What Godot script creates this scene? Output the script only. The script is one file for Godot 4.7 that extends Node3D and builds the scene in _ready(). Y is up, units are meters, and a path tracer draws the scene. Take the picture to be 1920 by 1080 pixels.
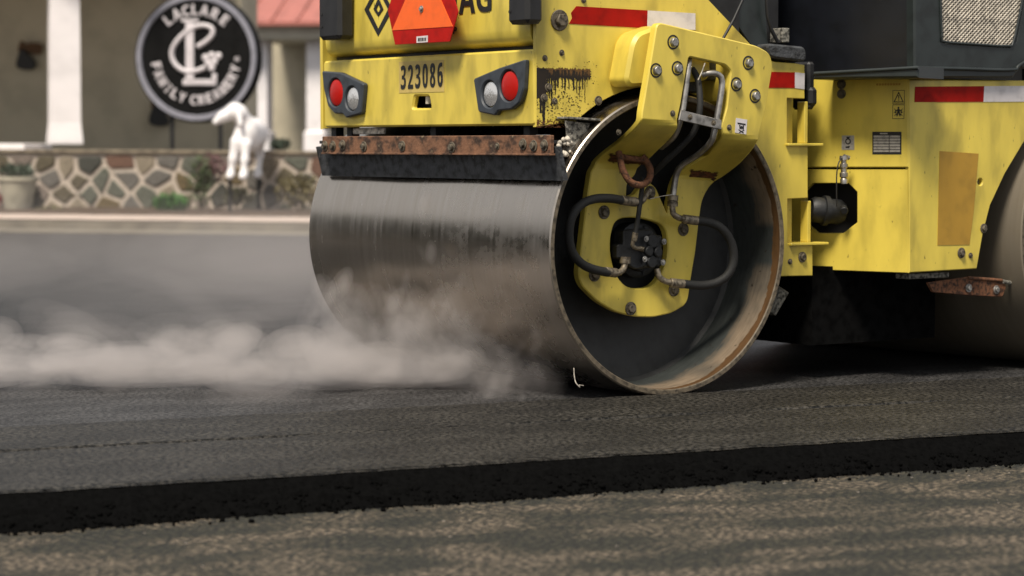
extends Node3D
# A road roller compacting a fresh asphalt mat in front of a small stone-walled shop. Units are metres.

var M := {}
var used := {}

class Shape:
	var v := PackedVector3Array()
	var n := PackedVector3Array()
	var uv := PackedVector2Array()
	var uv2 := PackedVector2Array()
	func tri(a: Vector3, b: Vector3, c: Vector3, na: Vector3, nb: Vector3, nc: Vector3, ua := Vector2.ZERO, ub := Vector2.ZERO, uc := Vector2.ZERO) -> void:
		var g := (b - a).cross(c - a)
		if g.dot(na + nb + nc) > 0.0:
			v.append_array([a, c, b]); n.append_array([na, nc, nb]); uv.append_array([ua, uc, ub])
		else:
			v.append_array([a, b, c]); n.append_array([na, nb, nc]); uv.append_array([ua, ub, uc])
	func quad(a: Vector3, b: Vector3, c: Vector3, d: Vector3, out: Vector3) -> void:
		var g := (b - a).cross(c - a)
		if g.length_squared() < 1e-16:
			g = (c - a).cross(d - a)
		if g.length_squared() < 1e-16:
			return
		g = g.normalized()
		if g.dot(out) < 0.0:
			g = -g
		tri(a, b, c, g, g, g); tri(a, c, d, g, g, g)
	func quad_n(a: Vector3, b: Vector3, c: Vector3, d: Vector3, na: Vector3, nb: Vector3, nc: Vector3, nd: Vector3, ua := Vector2.ZERO, ub := Vector2.ZERO, uc := Vector2.ZERO, ud := Vector2.ZERO) -> void:
		tri(a, b, c, na, nb, nc, ua, ub, uc); tri(a, c, d, na, nc, nd, ua, uc, ud)
	func mesh() -> ArrayMesh:
		var arr := []
		arr.resize(Mesh.ARRAY_MAX)
		arr[Mesh.ARRAY_VERTEX] = v
		arr[Mesh.ARRAY_NORMAL] = n
		arr[Mesh.ARRAY_TEX_UV] = uv
		if uv2.size() == v.size():
			arr[Mesh.ARRAY_TEX_UV2] = uv2
		var m := ArrayMesh.new()
		m.add_surface_from_arrays(Mesh.PRIMITIVE_TRIANGLES, arr)
		return m

# ---- shapes -------------------------------------------------------------
func box(s: Shape, lo: Vector3, hi: Vector3, ch := 0.0, t := Transform3D.IDENTITY) -> void:
	# a box with chamfered edges
	var c := (lo + hi) / 2.0
	var h := (hi - lo) / 2.0
	ch = minf(ch, minf(h.x, minf(h.y, h.z)) * 0.9)
	var ax := [Vector3.RIGHT, Vector3.UP, Vector3.BACK]
	for k in 3:
		var a: Vector3 = ax[k]
		var b: Vector3 = ax[(k + 1) % 3]
		var d: Vector3 = ax[(k + 2) % 3]
		for sg in [-1.0, 1.0]:
			var o: Vector3 = c + a * (h[k] * sg)
			var p: Vector3 = b * (h[(k + 1) % 3] - ch)
			var q: Vector3 = d * (h[(k + 2) % 3] - ch)
			s.quad(t * (o - p - q), t * (o + p - q), t * (o + p + q), t * (o - p + q), t.basis * (a * sg))
			if ch > 0.0:
				for sb in [-1.0, 1.0]:
					# edge between faces a*sg and b*sb
					var e0: Vector3 = c + a * (h[k] * sg) + b * ((h[(k + 1) % 3] - ch) * sb)
					var e1: Vector3 = c + a * ((h[k] - ch) * sg) + b * (h[(k + 1) % 3] * sb)
					s.quad(t * (e0 - q), t * (e0 + q), t * (e1 + q), t * (e1 - q), t.basis * (a * sg + b * sb))
	if ch > 0.0:
		for sx in [-1.0, 1.0]:
			for sy in [-1.0, 1.0]:
				for sz in [-1.0, 1.0]:
					var g := Vector3(sx, sy, sz)
					var i := (h - Vector3.ONE * ch) * g
					var nn := (t.basis * g).normalized()
					s.tri(t * (c + i + Vector3(ch * sx, 0, 0)), t * (c + i + Vector3(0, ch * sy, 0)), t * (c + i + Vector3(0, 0, ch * sz)), nn, nn, nn)

func frame_of(d: Vector3) -> Basis:
	var z := d.normalized()
	var x := z.cross(Vector3.UP if absf(z.y) < 0.9 else Vector3.RIGHT).normalized()
	return Basis(x, z.cross(x), z)

func lathe(s: Shape, prof: PackedVector2Array, o: Vector3, axis: Vector3, seg := 24, closed := false, phase := 0.0) -> void:
	# prof holds (radius, distance along the axis); the outside lies to the right of the way the profile runs
	var b := frame_of(axis)
	var np := prof.size()
	var last := np if closed else np - 1
	var fl := PackedVector2Array()
	for i in last:
		var d := (prof[(i + 1) % np] - prof[i]).normalized()
		fl.append(Vector2(-d.y, d.x) * -1.0)
	for i in last:
		var p := prof[i]
		var q := prof[(i + 1) % np]
		var n0 := fl[i]
		var n1 := fl[i]
		if (i > 0 or closed) and fl[(i - 1 + last) % last].dot(fl[i]) > 0.8:
			n0 = (fl[(i - 1 + last) % last] + fl[i]).normalized()
		if (i < last - 1 or closed) and fl[(i + 1) % last].dot(fl[i]) > 0.8:
			n1 = (fl[(i + 1) % last] + fl[i]).normalized()
		for k in seg:
			var a0 := TAU * k / seg + phase
			var a1 := TAU * (k + 1) / seg + phase
			var r0 := b.x * cos(a0) + b.y * sin(a0)
			var r1 := b.x * cos(a1) + b.y * sin(a1)
			var u0 := float(k) / seg
			var u1 := float(k + 1) / seg
			s.quad_n(o + r0 * p.x + b.z * p.y, o + r1 * p.x + b.z * p.y, o + r1 * q.x + b.z * q.y, o + r0 * q.x + b.z * q.y,
				r0 * n0.x + b.z * n0.y, r1 * n0.x + b.z * n0.y, r1 * n1.x + b.z * n1.y, r0 * n1.x + b.z * n1.y,
				Vector2(u0, p.y), Vector2(u1, p.y), Vector2(u1, q.y), Vector2(u0, q.y))

func cyl(s: Shape, p0: Vector3, p1: Vector3, r0: float, r1 := -1.0, seg := 16, ch := 0.0) -> void:
	if r1 < 0.0:
		r1 = r0
	var L := (p1 - p0).length()
	var pr := PackedVector2Array([Vector2(0.0, 0.0), Vector2(r0 - ch, 0.0)])
	if ch > 0.0:
		pr.append(Vector2(r0, ch)); pr.append(Vector2(r1, L - ch))
	else:
		pr.append(Vector2(r1, L))
	pr.append(Vector2(r1 - ch, L)); pr.append(Vector2(0.0, L))
	lathe(s, pr, p0, p1 - p0, seg)

func curve(pts: Array, step := 0.012) -> PackedVector3Array:
	# Catmull-Rom through the points
	var out := PackedVector3Array()
	for i in pts.size() - 1:
		var a: Vector3 = pts[maxi(i - 1, 0)]
		var b: Vector3 = pts[i]
		var c: Vector3 = pts[i + 1]
		var d: Vector3 = pts[mini(i + 2, pts.size() - 1)]
		var k := maxi(2, int(ceil(b.distance_to(c) / step)))
		for j in k:
			out.append(b.cubic_interpolate(c, a, d, float(j) / k))
	out.append(pts[-1])
	return out

func tube(s: Shape, pts: PackedVector3Array, r: float, seg := 10, r_end := -1.0) -> void:
	var m := pts.size()
	var up := Vector3.ZERO
	var px: Array[Vector3] = []
	var py: Array[Vector3] = []
	for i in m:
		var d := (pts[mini(i + 1, m - 1)] - pts[maxi(i - 1, 0)]).normalized()
		if i == 0:
			up = frame_of(d).x
		up = (up - d * up.dot(d)).normalized()
		px.append(up); py.append(d.cross(up))
	for i in m - 1:
		var ra := r if r_end < 0.0 else lerpf(r, r_end, float(i) / (m - 1))
		var rb := r if r_end < 0.0 else lerpf(r, r_end, float(i + 1) / (m - 1))
		for k in seg:
			var a0 := TAU * k / seg
			var a1 := TAU * (k + 1) / seg
			var i0 := px[i] * cos(a0) + py[i] * sin(a0)
			var i1 := px[i] * cos(a1) + py[i] * sin(a1)
			var j0 := px[i + 1] * cos(a0) + py[i + 1] * sin(a0)
			var j1 := px[i + 1] * cos(a1) + py[i + 1] * sin(a1)
			s.quad_n(pts[i] + i0 * ra, pts[i] + i1 * ra, pts[i + 1] + j1 * rb, pts[i + 1] + j0 * rb, i0, i1, j1, j0)
	for e in [0, m - 1]:
		var dd: Vector3 = (pts[0] - pts[1]).normalized() if e == 0 else (pts[m - 1] - pts[m - 2]).normalized()
		var rr := r if e == 0 or r_end < 0.0 else r_end
		for k in seg:
			var a0 := TAU * k / seg
			var a1 := TAU * (k + 1) / seg
			s.tri(pts[e], pts[e] + (px[e] * cos(a0) + py[e] * sin(a0)) * rr, pts[e] + (px[e] * cos(a1) + py[e] * sin(a1)) * rr, dd, dd, dd)

func ball(s: Shape, c: Vector3, r: Vector3, seg := 12, rough := 0.0, sd := 0) -> void:
	var noise := FastNoiseLite.new()
	noise.seed = sd
	noise.frequency = 1.3
	var pt := func(i: int, j: int) -> Vector3:
		var th := PI * i / (seg / 2)
		var ph := TAU * (j % seg) / seg
		var d := Vector3(sin(th) * cos(ph), cos(th), sin(th) * sin(ph))
		return d * (1.0 + rough * noise.get_noise_3dv(d * 1.4))
	for i in seg / 2:
		for j in seg:
			var a: Vector3 = pt.call(i, j)
			var b: Vector3 = pt.call(i + 1, j)
			var d: Vector3 = pt.call(i + 1, j + 1)
			var e: Vector3 = pt.call(i, j + 1)
			s.quad_n(c + a * r, c + b * r, c + d * r, c + e * r, (a / r).normalized(), (b / r).normalized(), (d / r).normalized(), (e / r).normalized())

func rounded(pts: Array, r: float, seg := 5) -> PackedVector2Array:
	var out := PackedVector2Array()
	var m := pts.size()
	for i in m:
		var p: Vector2 = pts[i]
		var a: Vector2 = pts[(i - 1 + m) % m] - p
		var b: Vector2 = pts[(i + 1) % m] - p
		var d := minf(r, minf(a.length(), b.length()) * 0.48)
		var p0 := p + a.normalized() * d
		var p1 := p + b.normalized() * d
		for k in seg + 1:
			var t := float(k) / seg
			out.append(p0.lerp(p, t).lerp(p.lerp(p1, t), t))
	return out

func spline2(pts: Array, k := 4) -> PackedVector2Array:
	var out := PackedVector2Array()
	var m := pts.size()
	for i in m:
		for j in k:
			out.append((pts[i] as Vector2).cubic_interpolate(pts[(i + 1) % m], pts[(i - 1 + m) % m], pts[(i + 2) % m], float(j) / k))
	return out

func circle2(c: Vector2, r: float, seg := 24, ry := -1.0) -> PackedVector2Array:
	var out := PackedVector2Array()
	for i in seg:
		out.append(c + Vector2(cos(TAU * i / seg) * r, sin(TAU * i / seg) * (r if ry < 0.0 else ry)))
	return out

func inset(l: PackedVector2Array, d: float) -> PackedVector2Array:
	# l runs counter-clockwise; a positive d moves it inwards
	var out := PackedVector2Array()
	var m := l.size()
	for i in m:
		var a := (l[i] - l[(i - 1 + m) % m]).normalized()
		var b := (l[(i + 1) % m] - l[i]).normalized()
		var na := Vector2(-a.y, a.x)
		var nb := Vector2(-b.y, b.x)
		var mid := na + nb
		if mid.length() < 0.2:
			out.append(l[i] + na * d)
		else:
			mid = mid.normalized()
			out.append(l[i] + mid * (d / maxf(0.4, mid.dot(na))))
	return out

func clean(l: PackedVector2Array) -> PackedVector2Array:
	var out := PackedVector2Array()
	for p in l:
		if out.is_empty() or out[-1].distance_to(p) > 1e-5:
			out.append(p)
	if out.size() > 1 and out[0].distance_to(out[-1]) < 1e-5:
		out.remove_at(out.size() - 1)
	if Geometry2D.is_polygon_clockwise(out):
		out.reverse()
	return out

func half_plane(axis: int, at: float, upper: bool) -> PackedVector2Array:
	var big := 100.0
	if axis == 0:
		return PackedVector2Array([Vector2(at, -big), Vector2(big, -big), Vector2(big, big), Vector2(at, big)]) if upper else PackedVector2Array([Vector2(-big, -big), Vector2(at, -big), Vector2(at, big), Vector2(-big, big)])
	return PackedVector2Array([Vector2(-big, at), Vector2(big, at), Vector2(big, big), Vector2(-big, big)]) if upper else PackedVector2Array([Vector2(-big, -big), Vector2(big, -big), Vector2(big, at), Vector2(-big, at)])

func plate(s: Shape, outline, holes: Array, depth: float, ch: float, map: Callable, cuts_v: Array = [], fine := 0.0) -> void:
	# a plate with chamfered edges; map(u, v, w) places it, w = 0 is its face and w = -depth its back
	var outer := clean(PackedVector2Array(outline))
	var hs := []
	for h in holes:
		hs.append(clean(PackedVector2Array(h)))
	var pieces: Array = Geometry2D.offset_polygon(outer, -ch, Geometry2D.JOIN_MITER) if ch > 0.0 else [outer]
	var cuts := []
	for h in hs:
		var c := Vector2.ZERO
		for p in h:
			c += p
		cuts.append([0, c.x / h.size()])
	for v in cuts_v:
		cuts.append([1, v])
	for cut in cuts:
		var next := []
		for piece in pieces:
			for side in [false, true]:
				for q in Geometry2D.intersect_polygons(piece, half_plane(cut[0], cut[1], side)):
					next.append(q)
		pieces = next
	for h in hs:
		var grown: PackedVector2Array = Geometry2D.offset_polygon(h, ch, Geometry2D.JOIN_MITER)[0] if ch > 0.0 else h
		var next := []
		for piece in pieces:
			for q in Geometry2D.clip_polygons(piece, grown):
				if not Geometry2D.is_polygon_clockwise(q):
					next.append(q)
		pieces = next
	var e := 0.0005
	var nrm := func(p: Vector2, w: float) -> Vector3:
		return ((map.call(p.x + e, p.y, w) - map.call(p.x - e, p.y, w)) as Vector3).cross(map.call(p.x, p.y + e, w) - map.call(p.x, p.y - e, w)).normalized()
	for piece in pieces:
		var ids := Geometry2D.triangulate_polygon(piece)
		for k in range(0, ids.size(), 3):
			var a: Vector2 = piece[ids[k]]
			var b: Vector2 = piece[ids[k + 1]]
			var c: Vector2 = piece[ids[k + 2]]
			s.tri(map.call(a.x, a.y, 0.0), map.call(b.x, b.y, 0.0), map.call(c.x, c.y, 0.0), nrm.call(a, 0.0), nrm.call(b, 0.0), nrm.call(c, 0.0), a, b, c)
			s.tri(map.call(a.x, a.y, -depth), map.call(b.x, b.y, -depth), map.call(c.x, c.y, -depth), -nrm.call(a, -depth), -nrm.call(b, -depth), -nrm.call(c, -depth), a, b, c)
	var loops := [[outer, inset(outer, ch)]]
	for h in hs:
		loops.append([h, inset(h, -ch)])
	for li in loops.size():
		var l0: PackedVector2Array = loops[li][0]
		var l1: PackedVector2Array = loops[li][1]
		var sgn := 1.0 if li == 0 else -1.0
		var m := l0.size()
		for i in m:
			var j := (i + 1) % m
			var d := (l0[j] - l0[i]).normalized()
			var en := Vector2(d.y, -d.x) * sgn
			var dp := (l0[i] - l0[(i - 1 + m) % m]).normalized()
			var dn := (l0[(j + 1) % m] - l0[j]).normalized()
			var ni := (en + Vector2(dp.y, -dp.x) * sgn).normalized() if dp.dot(d) > 0.8 else en
			var nj := (en + Vector2(dn.y, -dn.x) * sgn).normalized() if dn.dot(d) > 0.8 else en
			var k := 1 if fine <= 0.0 else maxi(1, int(ceil(l0[i].distance_to(l0[j]) / fine)))
			for q in k:
				var t0 := float(q) / k
				var t1 := float(q + 1) / k
				var a := l0[i].lerp(l0[j], t0)
				var b := l0[i].lerp(l0[j], t1)
				var ai := l1[i].lerp(l1[j], t0)
				var bi := l1[i].lerp(l1[j], t1)
				var na := ni.lerp(nj, t0)
				var nb := ni.lerp(nj, t1)
				var A: Vector3 = map.call(a.x, a.y, -ch)
				var Bv: Vector3 = map.call(b.x, b.y, -ch)
				var A2: Vector3 = map.call(a.x, a.y, -(depth - ch))
				var B2: Vector3 = map.call(b.x, b.y, -(depth - ch))
				var o3a: Vector3 = ((map.call(a.x + na.x * e, a.y + na.y * e, -ch) as Vector3) - A).normalized()
				var o3b: Vector3 = ((map.call(b.x + nb.x * e, b.y + nb.y * e, -ch) as Vector3) - Bv).normalized()
				s.quad_n(A, Bv, B2, A2, o3a, o3b, o3b, o3a, a, b, b, a)
				if ch > 0.0:
					var fa: Vector3 = nrm.call(ai, 0.0)
					var fb: Vector3 = nrm.call(bi, 0.0)
					var ca := (o3a + fa).normalized()
					var cb := (o3b + fb).normalized()
					s.quad_n(map.call(ai.x, ai.y, 0.0), map.call(bi.x, bi.y, 0.0), Bv, A, ca, cb, cb, ca, ai, bi, b, a)
					ca = (o3a - fa).normalized()
					cb = (o3b - fb).normalized()
					s.quad_n(map.call(ai.x, ai.y, -depth), map.call(bi.x, bi.y, -depth), B2, A2, ca, cb, cb, ca, ai, bi, b, a)

# planes on which plates lie: sides of the roller face +z, its rear faces -x
func on_z(z: float) -> Callable:
	return func(u: float, v: float, w: float) -> Vector3: return Vector3(u, v, z + w)
func on_x(x: float) -> Callable:
	return func(u: float, v: float, w: float) -> Vector3: return Vector3(x - w, v, u)
func on_oblique(off: float) -> Callable:
	return func(u: float, v: float, w: float) -> Vector3: return Vector3(0.84, v, 0.83) + Vector3(0.341, 0, 0.94) * u + Vector3(-0.94, 0, 0.341) * (off + w)

func bolt(s: Shape, at: Vector3, dir: Vector3, r: float, washer := true) -> void:
	var d := dir.normalized()
	if washer:
		cyl(s, at, at + d * r * 0.3, r * 1.55, -1.0, 18, r * 0.08)
	lathe(s, PackedVector2Array([Vector2(r, 0.0), Vector2(r, r * 0.85), Vector2(r * 0.86, r), Vector2(0.0, r)]), at, d, 6, false, at.x * 40.0)

# ---- objects ------------------------------------------------------------
func numbered(base: String) -> String:
	used[base] = int(used.get(base, -1)) + 1
	return base if used[base] == 0 else "%s_%03d" % [base, used[base]]

func part(s, called: String, m: Material, parent: Node3D, label := "") -> MeshInstance3D:
	var o := MeshInstance3D.new()
	o.name = called
	o.mesh = s.mesh() if s is Shape else s
	o.material_override = m
	parent.add_child(o, true)
	if label:
		o.set_meta("label", label)
	return o

func thing(called: String, label: String, category: String, at := Vector3.ZERO, group := "") -> Node3D:
	var o := Node3D.new()
	o.name = numbered(called)
	add_child(o)
	o.position = at
	o.set_meta("label", label)
	o.set_meta("category", category)
	if group:
		o.set_meta("group", group)
	return o

func structure(s, called: String, m: Material, label := "", category := "") -> MeshInstance3D:
	var o := part(s, called, m, self)
	o.set_meta("kind", "structure")
	if label:
		o.set_meta("label", label)
		o.set_meta("category", category)
	return o

func stuff(o: Node3D, label: String, category: String) -> void:
	o.set_meta("kind", "stuff")
	o.set_meta("label", label)
	o.set_meta("category", category)

# ---- materials ----------------------------------------------------------
func lin(r: float, g: float, b: float) -> Color:
	return Color(r, g, b).linear_to_srgb()

func mat(c: Color, rough := 0.6, metal := 0.0) -> StandardMaterial3D:
	var m := StandardMaterial3D.new()
	m.albedo_color = c
	m.roughness = rough
	m.metallic = metal
	return m

func noise_tex(cols: Array, offs: Array, freq: float, sd: int, size := 512, oct := 5, kind := FastNoiseLite.TYPE_SIMPLEX_SMOOTH) -> NoiseTexture2D:
	var t := NoiseTexture2D.new()
	var nn := FastNoiseLite.new()
	nn.noise_type = kind
	nn.seed = sd
	nn.frequency = freq
	nn.fractal_octaves = oct
	t.noise = nn
	t.width = size
	t.height = size
	t.seamless = true
	t.generate_mipmaps = false
	if cols.size():
		var g := Gradient.new()
		g.offsets = PackedFloat32Array(offs)
		g.colors = PackedColorArray(cols)
		t.color_ramp = g
	return t

func worn(c: Color, spread: float, scale: float, rough: float, metal := 0.0, sd := 1, bump := 0.0, freq := 0.012, dirt := Color(0, 0, 0, 0)) -> StandardMaterial3D:
	# a surface with an uneven tone, mapped in the object's own axes
	var m := mat(Color.WHITE, rough, metal)
	var lo := c.darkened(spread)
	var up := 1.0 + spread * 0.35
	var hi := Color(minf(c.r * up, 1.0), minf(c.g * up, 1.0), minf(c.b * up, 1.0))
	if dirt.a > 0.0:
		m.albedo_texture = noise_tex([dirt, lo, c, hi], [0.0, 0.22, 0.5, 0.85], freq, sd)
	else:
		m.albedo_texture = noise_tex([lo, c, hi], [0.15, 0.5, 0.85], freq, sd)
	m.uv1_triplanar = true
	m.uv1_scale = Vector3.ONE * scale
	if bump != 0.0:
		m.heightmap_enabled = true
		m.heightmap_texture = noise_tex([], [], freq * 4.0, sd + 7)
		m.heightmap_scale = bump
	return m

func _ready() -> void:
	# camera: a long lens close to the road, focused on the near end of the roller's drum
	var cam := Camera3D.new()
	cam.name = "camera"
	add_child(cam)
	cam.position = Vector3(0, 0.7479, 0)
	cam.rotation = Vector3(-0.0614, 0, 0)
	var lens := CameraAttributesPhysical.new()
	lens.frustum_focal_length = 96.9
	lens.frustum_focus_distance = 6.75
	lens.exposure_aperture = 4.2
	lens.frustum_far = 900.0
	cam.attributes = lens
	cam.fov = 14.117
	cam.near = 0.05
	cam.far = 900.0
	cam.current = true
	var env := Environment.new()
	env.background_mode = Environment.BG_SKY
	var sky := ProceduralSkyMaterial.new()
	sky.sky_top_color = Color(0.86, 0.87, 0.89)
	sky.sky_horizon_color = Color(0.93, 0.93, 0.94)
	sky.sky_curve = 0.25
	sky.ground_bottom_color = Color(0.16, 0.15, 0.14)
	sky.ground_horizon_color = Color(0.5, 0.5, 0.5)
	env.sky = Sky.new()
	env.sky.sky_material = sky
	env.background_energy_multiplier = 0.58
	env.tonemap_mode = Environment.TONE_MAPPER_LINEAR
	env.tonemap_exposure = 1.45
	env.volumetric_fog_enabled = true
	env.volumetric_fog_density = 0.0
	env.sdfgi_enabled = true
	env.ssao_enabled = true
	env.ssil_enabled = true
	var we := WorldEnvironment.new()
	we.name = "world_environment"
	we.environment = env
	add_child(we)
	var sun := DirectionalLight3D.new()
	sun.name = "sun"
	sun.light_energy = 1.15
	sun.light_color = Color(1.0, 0.96, 0.9)
	sun.light_angular_distance = 14.0
	sun.shadow_enabled = true
	add_child(sun)
	sun.look_at_from_position(Vector3(-0.20, 0.85, 0.50), Vector3.ZERO, Vector3.UP)

	materials()
	setting()
	roller()
	shop()
	garden()
	hedge()
	steam()

func materials() -> void:
	var yel := lin(0.67, 0.522, 0.078)
	M.yellow = worn(yel, 0.17, 1.1, 0.42, 0.0, 3, 0.0, 0.010)
	M.yellow.uv1_scale = Vector3(1.3, 0.5, 1.3)   # rain has drawn the dirt downwards
	M.yellow.detail_enabled = true   # chips, tar specks and scuffs
	M.yellow.detail_blend_mode = BaseMaterial3D.BLEND_MODE_MIX
	M.yellow.detail_albedo = noise_tex([Color(0.30, 0.25, 0.10, 0.0), Color(0.30, 0.25, 0.10, 0.0), Color(0.20, 0.15, 0.06, 0.75)], [0.0, 0.84, 0.88], 0.030, 93, 1024, 5)
	M.yellow.clearcoat_enabled = true
	M.yellow.clearcoat = 0.25
	M.yellow.clearcoat_roughness = 0.3
	M.tan_patch = worn(lin(0.42, 0.24, 0.028), 0.08, 1.5, 0.6, 0.0, 4)
	M.red_tape = worn(lin(0.33, 0.008, 0.004), 0.12, 3.0, 0.6, 0.0, 5)
	M.red_tape.metallic_specular = 0.25
	M.white_tape = worn(lin(0.66, 0.62, 0.62), 0.08, 3.0, 0.4, 0.0, 6)
	M.black = worn(lin(0.012, 0.012, 0.013), 0.3, 2.0, 0.55, 0.0, 7)
	M.plastic = worn(lin(0.020, 0.026, 0.026), 0.25, 1.5, 0.42, 0.0, 8)
	M.dark_panel = worn(lin(0.006, 0.007, 0.010), 0.3, 1.5, 0.32, 0.0, 9)
	M.light_housing = worn(lin(0.035, 0.042, 0.052), 0.2, 3.0, 0.5, 0.0, 10)
	M.rubber = worn(lin(0.045, 0.048, 0.052), 0.55, 2.2, 0.75, 0.0, 11, 0.15, 0.02, lin(0.16, 0.145, 0.13))
	M.hose = worn(lin(0.016, 0.016, 0.015), 0.3, 6.0, 0.7, 0.0, 12, 0.06, 0.05, lin(0.06, 0.055, 0.045))
	M.steel = worn(lin(0.40, 0.38, 0.35), 0.3, 4.0, 0.38, 0.85, 13)
	M.bolt = worn(lin(0.34, 0.33, 0.31), 0.35, 9.0, 0.45, 0.7, 14)
	M.dull_bolt = worn(lin(0.13, 0.11, 0.08), 0.5, 9.0, 0.65, 0.4, 15)
	M.fitting = worn(lin(0.26, 0.22, 0.16), 0.45, 9.0, 0.5, 0.6, 16, 0.0, 0.012, lin(0.10, 0.055, 0.025))
	M.rust = worn(lin(0.15, 0.062, 0.028), 0.55, 5.0, 0.85, 0.0, 17, 0.2, 0.02, lin(0.05, 0.02, 0.01))
	M.rusty_bar = worn(lin(0.15, 0.072, 0.038), 0.55, 1.6, 0.8, 0.0, 18, 0.15, 0.018, lin(0.34, 0.25, 0.15))
	M.grey_scale = worn(lin(0.22, 0.21, 0.18), 0.6, 5.0, 0.8, 0.1, 19, 0.3, 0.02, lin(0.05, 0.045, 0.04))
	M.motor = worn(lin(0.014, 0.015, 0.016), 0.4, 7.0, 0.5, 0.1, 20, 0.1, 0.02, lin(0.05, 0.05, 0.05))
	M.white_paint = worn(lin(0.80, 0.78, 0.78), 0.05, 0.8, 0.5, 0.0, 21)
	M.grease = worn(lin(0.006, 0.006, 0.006), 0.4, 3.0, 0.9, 0.0, 27)
	M.grease.metallic_specular = 0.1
	M.ink = mat(lin(0.012, 0.012, 0.012), 0.6)
	M.orange = worn(lin(0.88, 0.13, 0.012), 0.04, 3.0, 0.5, 0.0, 22)
	M.sign_red = worn(lin(0.40, 0.009, 0.005), 0.10, 3.0, 0.5, 0.0, 23)
	M.sign_red.metallic_specular = 0.25
	M.peach = worn(lin(0.55, 0.41, 0.12), 0.06, 3.0, 0.6, 0.0, 24)
	M.label_silver = worn(lin(0.36, 0.34, 0.30), 0.2, 9.0, 0.5, 0.2, 25)
	M.dirty_light = worn(lin(0.55, 0.50, 0.42), 0.4, 6.0, 0.8, 0.0, 26)
	# lamps
	M.red_lens = mat(lin(0.40, 0.008, 0.004), 0.3)
	M.red_lens.metallic_specular = 0.3
	M.red_lens.clearcoat_enabled = true
	M.red_lens.clearcoat = 0.15
	M.clear_lens = mat(lin(0.75, 0.74, 0.72), 0.18, 0.75)
	M.clear_lens.heightmap_enabled = true
	M.clear_lens.heightmap_texture = noise_tex([], [], 0.03, 61, 256, 3)
	M.clear_lens.heightmap_scale = 0.12
	M.clear_lens.uv1_triplanar = true
	M.clear_lens.uv1_scale = Vector3(6, 6, 22)
	# drum: rolled steel with streaks that run round it and a film of asphalt dust
	M.drum = mat(Color.WHITE, 0.0, 1.0)
	M.drum.roughness = 1.0
	M.drum.roughness_texture_channel = BaseMaterial3D.TEXTURE_CHANNEL_RED
	M.drum.roughness_texture = drum_film_picture()
	M.drum.albedo_texture = drum_tread_picture()
	# second drum: dry and dusty
	M.drum_dry = mat(lin(0.42, 0.40, 0.34), 0.6, 0.3)
	M.drum_dry.albedo_texture = M.drum.albedo_texture
	# inside of the drum: paint gone, rust at the edge, then dust
	M.drum_inside = mat(Color.WHITE, 0.55, 0.15)
	M.drum_inside.albedo_texture = drum_inside_picture()
	M.drum_rim = worn(lin(0.13, 0.105, 0.072), 0.4, 6.0, 0.6, 0.2, 35)
	M.drum_disc = worn(lin(0.015, 0.016, 0.016), 0.3, 3.0, 0.6, 0.0, 36)
	# road
	M.mat_asphalt = road_mat([lin(0.0015, 0.0015, 0.001), lin(0.021, 0.0195, 0.0165), lin(0.056, 0.051, 0.043)], 41, 0.62, 0.2)
	M.rolled = road_mat([lin(0.011, 0.011, 0.011), lin(0.036, 0.035, 0.035), lin(0.072, 0.070, 0.069)], 42, 0.55, 0.25)
	M.rolled.metallic_specular = 0.3
	M.mat_asphalt.metallic_specular = 0.35
	M.aggregate = worn(lin(0.0035, 0.0035, 0.0035), 0.4, 8.0, 0.8, 0.0, 43)
	M.aggregate.metallic_specular = 0.06
	M.old_road = old_road_mat()
	M.concrete = worn(lin(0.47, 0.38, 0.325), 0.12, 0.4, 0.85, 0.0, 45)
	M.gutter = worn(lin(0.155, 0.135, 0.10), 0.2, 0.6, 0.85, 0.0, 46)
	M.earth = worn(lin(0.075, 0.048, 0.028), 0.5, 1.2, 0.95, 0.0, 47, 0.8, 0.03)
	# buildings
	M.siding = worn(lin(0.48, 0.43, 0.32), 0.06, 0.3, 0.8, 0.0, 51)
	M.trim = worn(lin(0.84, 0.80, 0.80), 0.05, 0.5, 0.55, 0.0, 52)
	M.cream_trim = worn(lin(0.50, 0.47, 0.38), 0.06, 0.5, 0.6, 0.0, 53)
	M.red_roof = worn(lin(0.36, 0.13, 0.105), 0.08, 0.6, 0.5, 0.0, 54)
	M.mortar = worn(lin(0.50, 0.43, 0.36), 0.15, 1.4, 0.9, 0.0, 55, 0.5, 0.03)
	M.sign_black = worn(lin(0.010, 0.010, 0.010), 0.2, 1.0, 0.55, 0.0, 56)
	M.sign_grey = worn(lin(0.24, 0.24, 0.28), 0.08, 1.0, 0.5, 0.0, 57)
	M.sign_black.metallic_specular = 0.15
	M.sign_white = worn(lin(0.62, 0.58, 0.60), 0.06, 1.0, 0.5, 0.0, 58)
	M.cap = worn(lin(0.20, 0.165, 0.12), 0.25, 0.9, 0.85, 0.0, 60)
	M.pot = worn(lin(0.40, 0.37, 0.29), 0.15, 1.0, 0.8, 0.0, 59)

var film: Image   # where dried lime water dulls the tread

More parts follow.
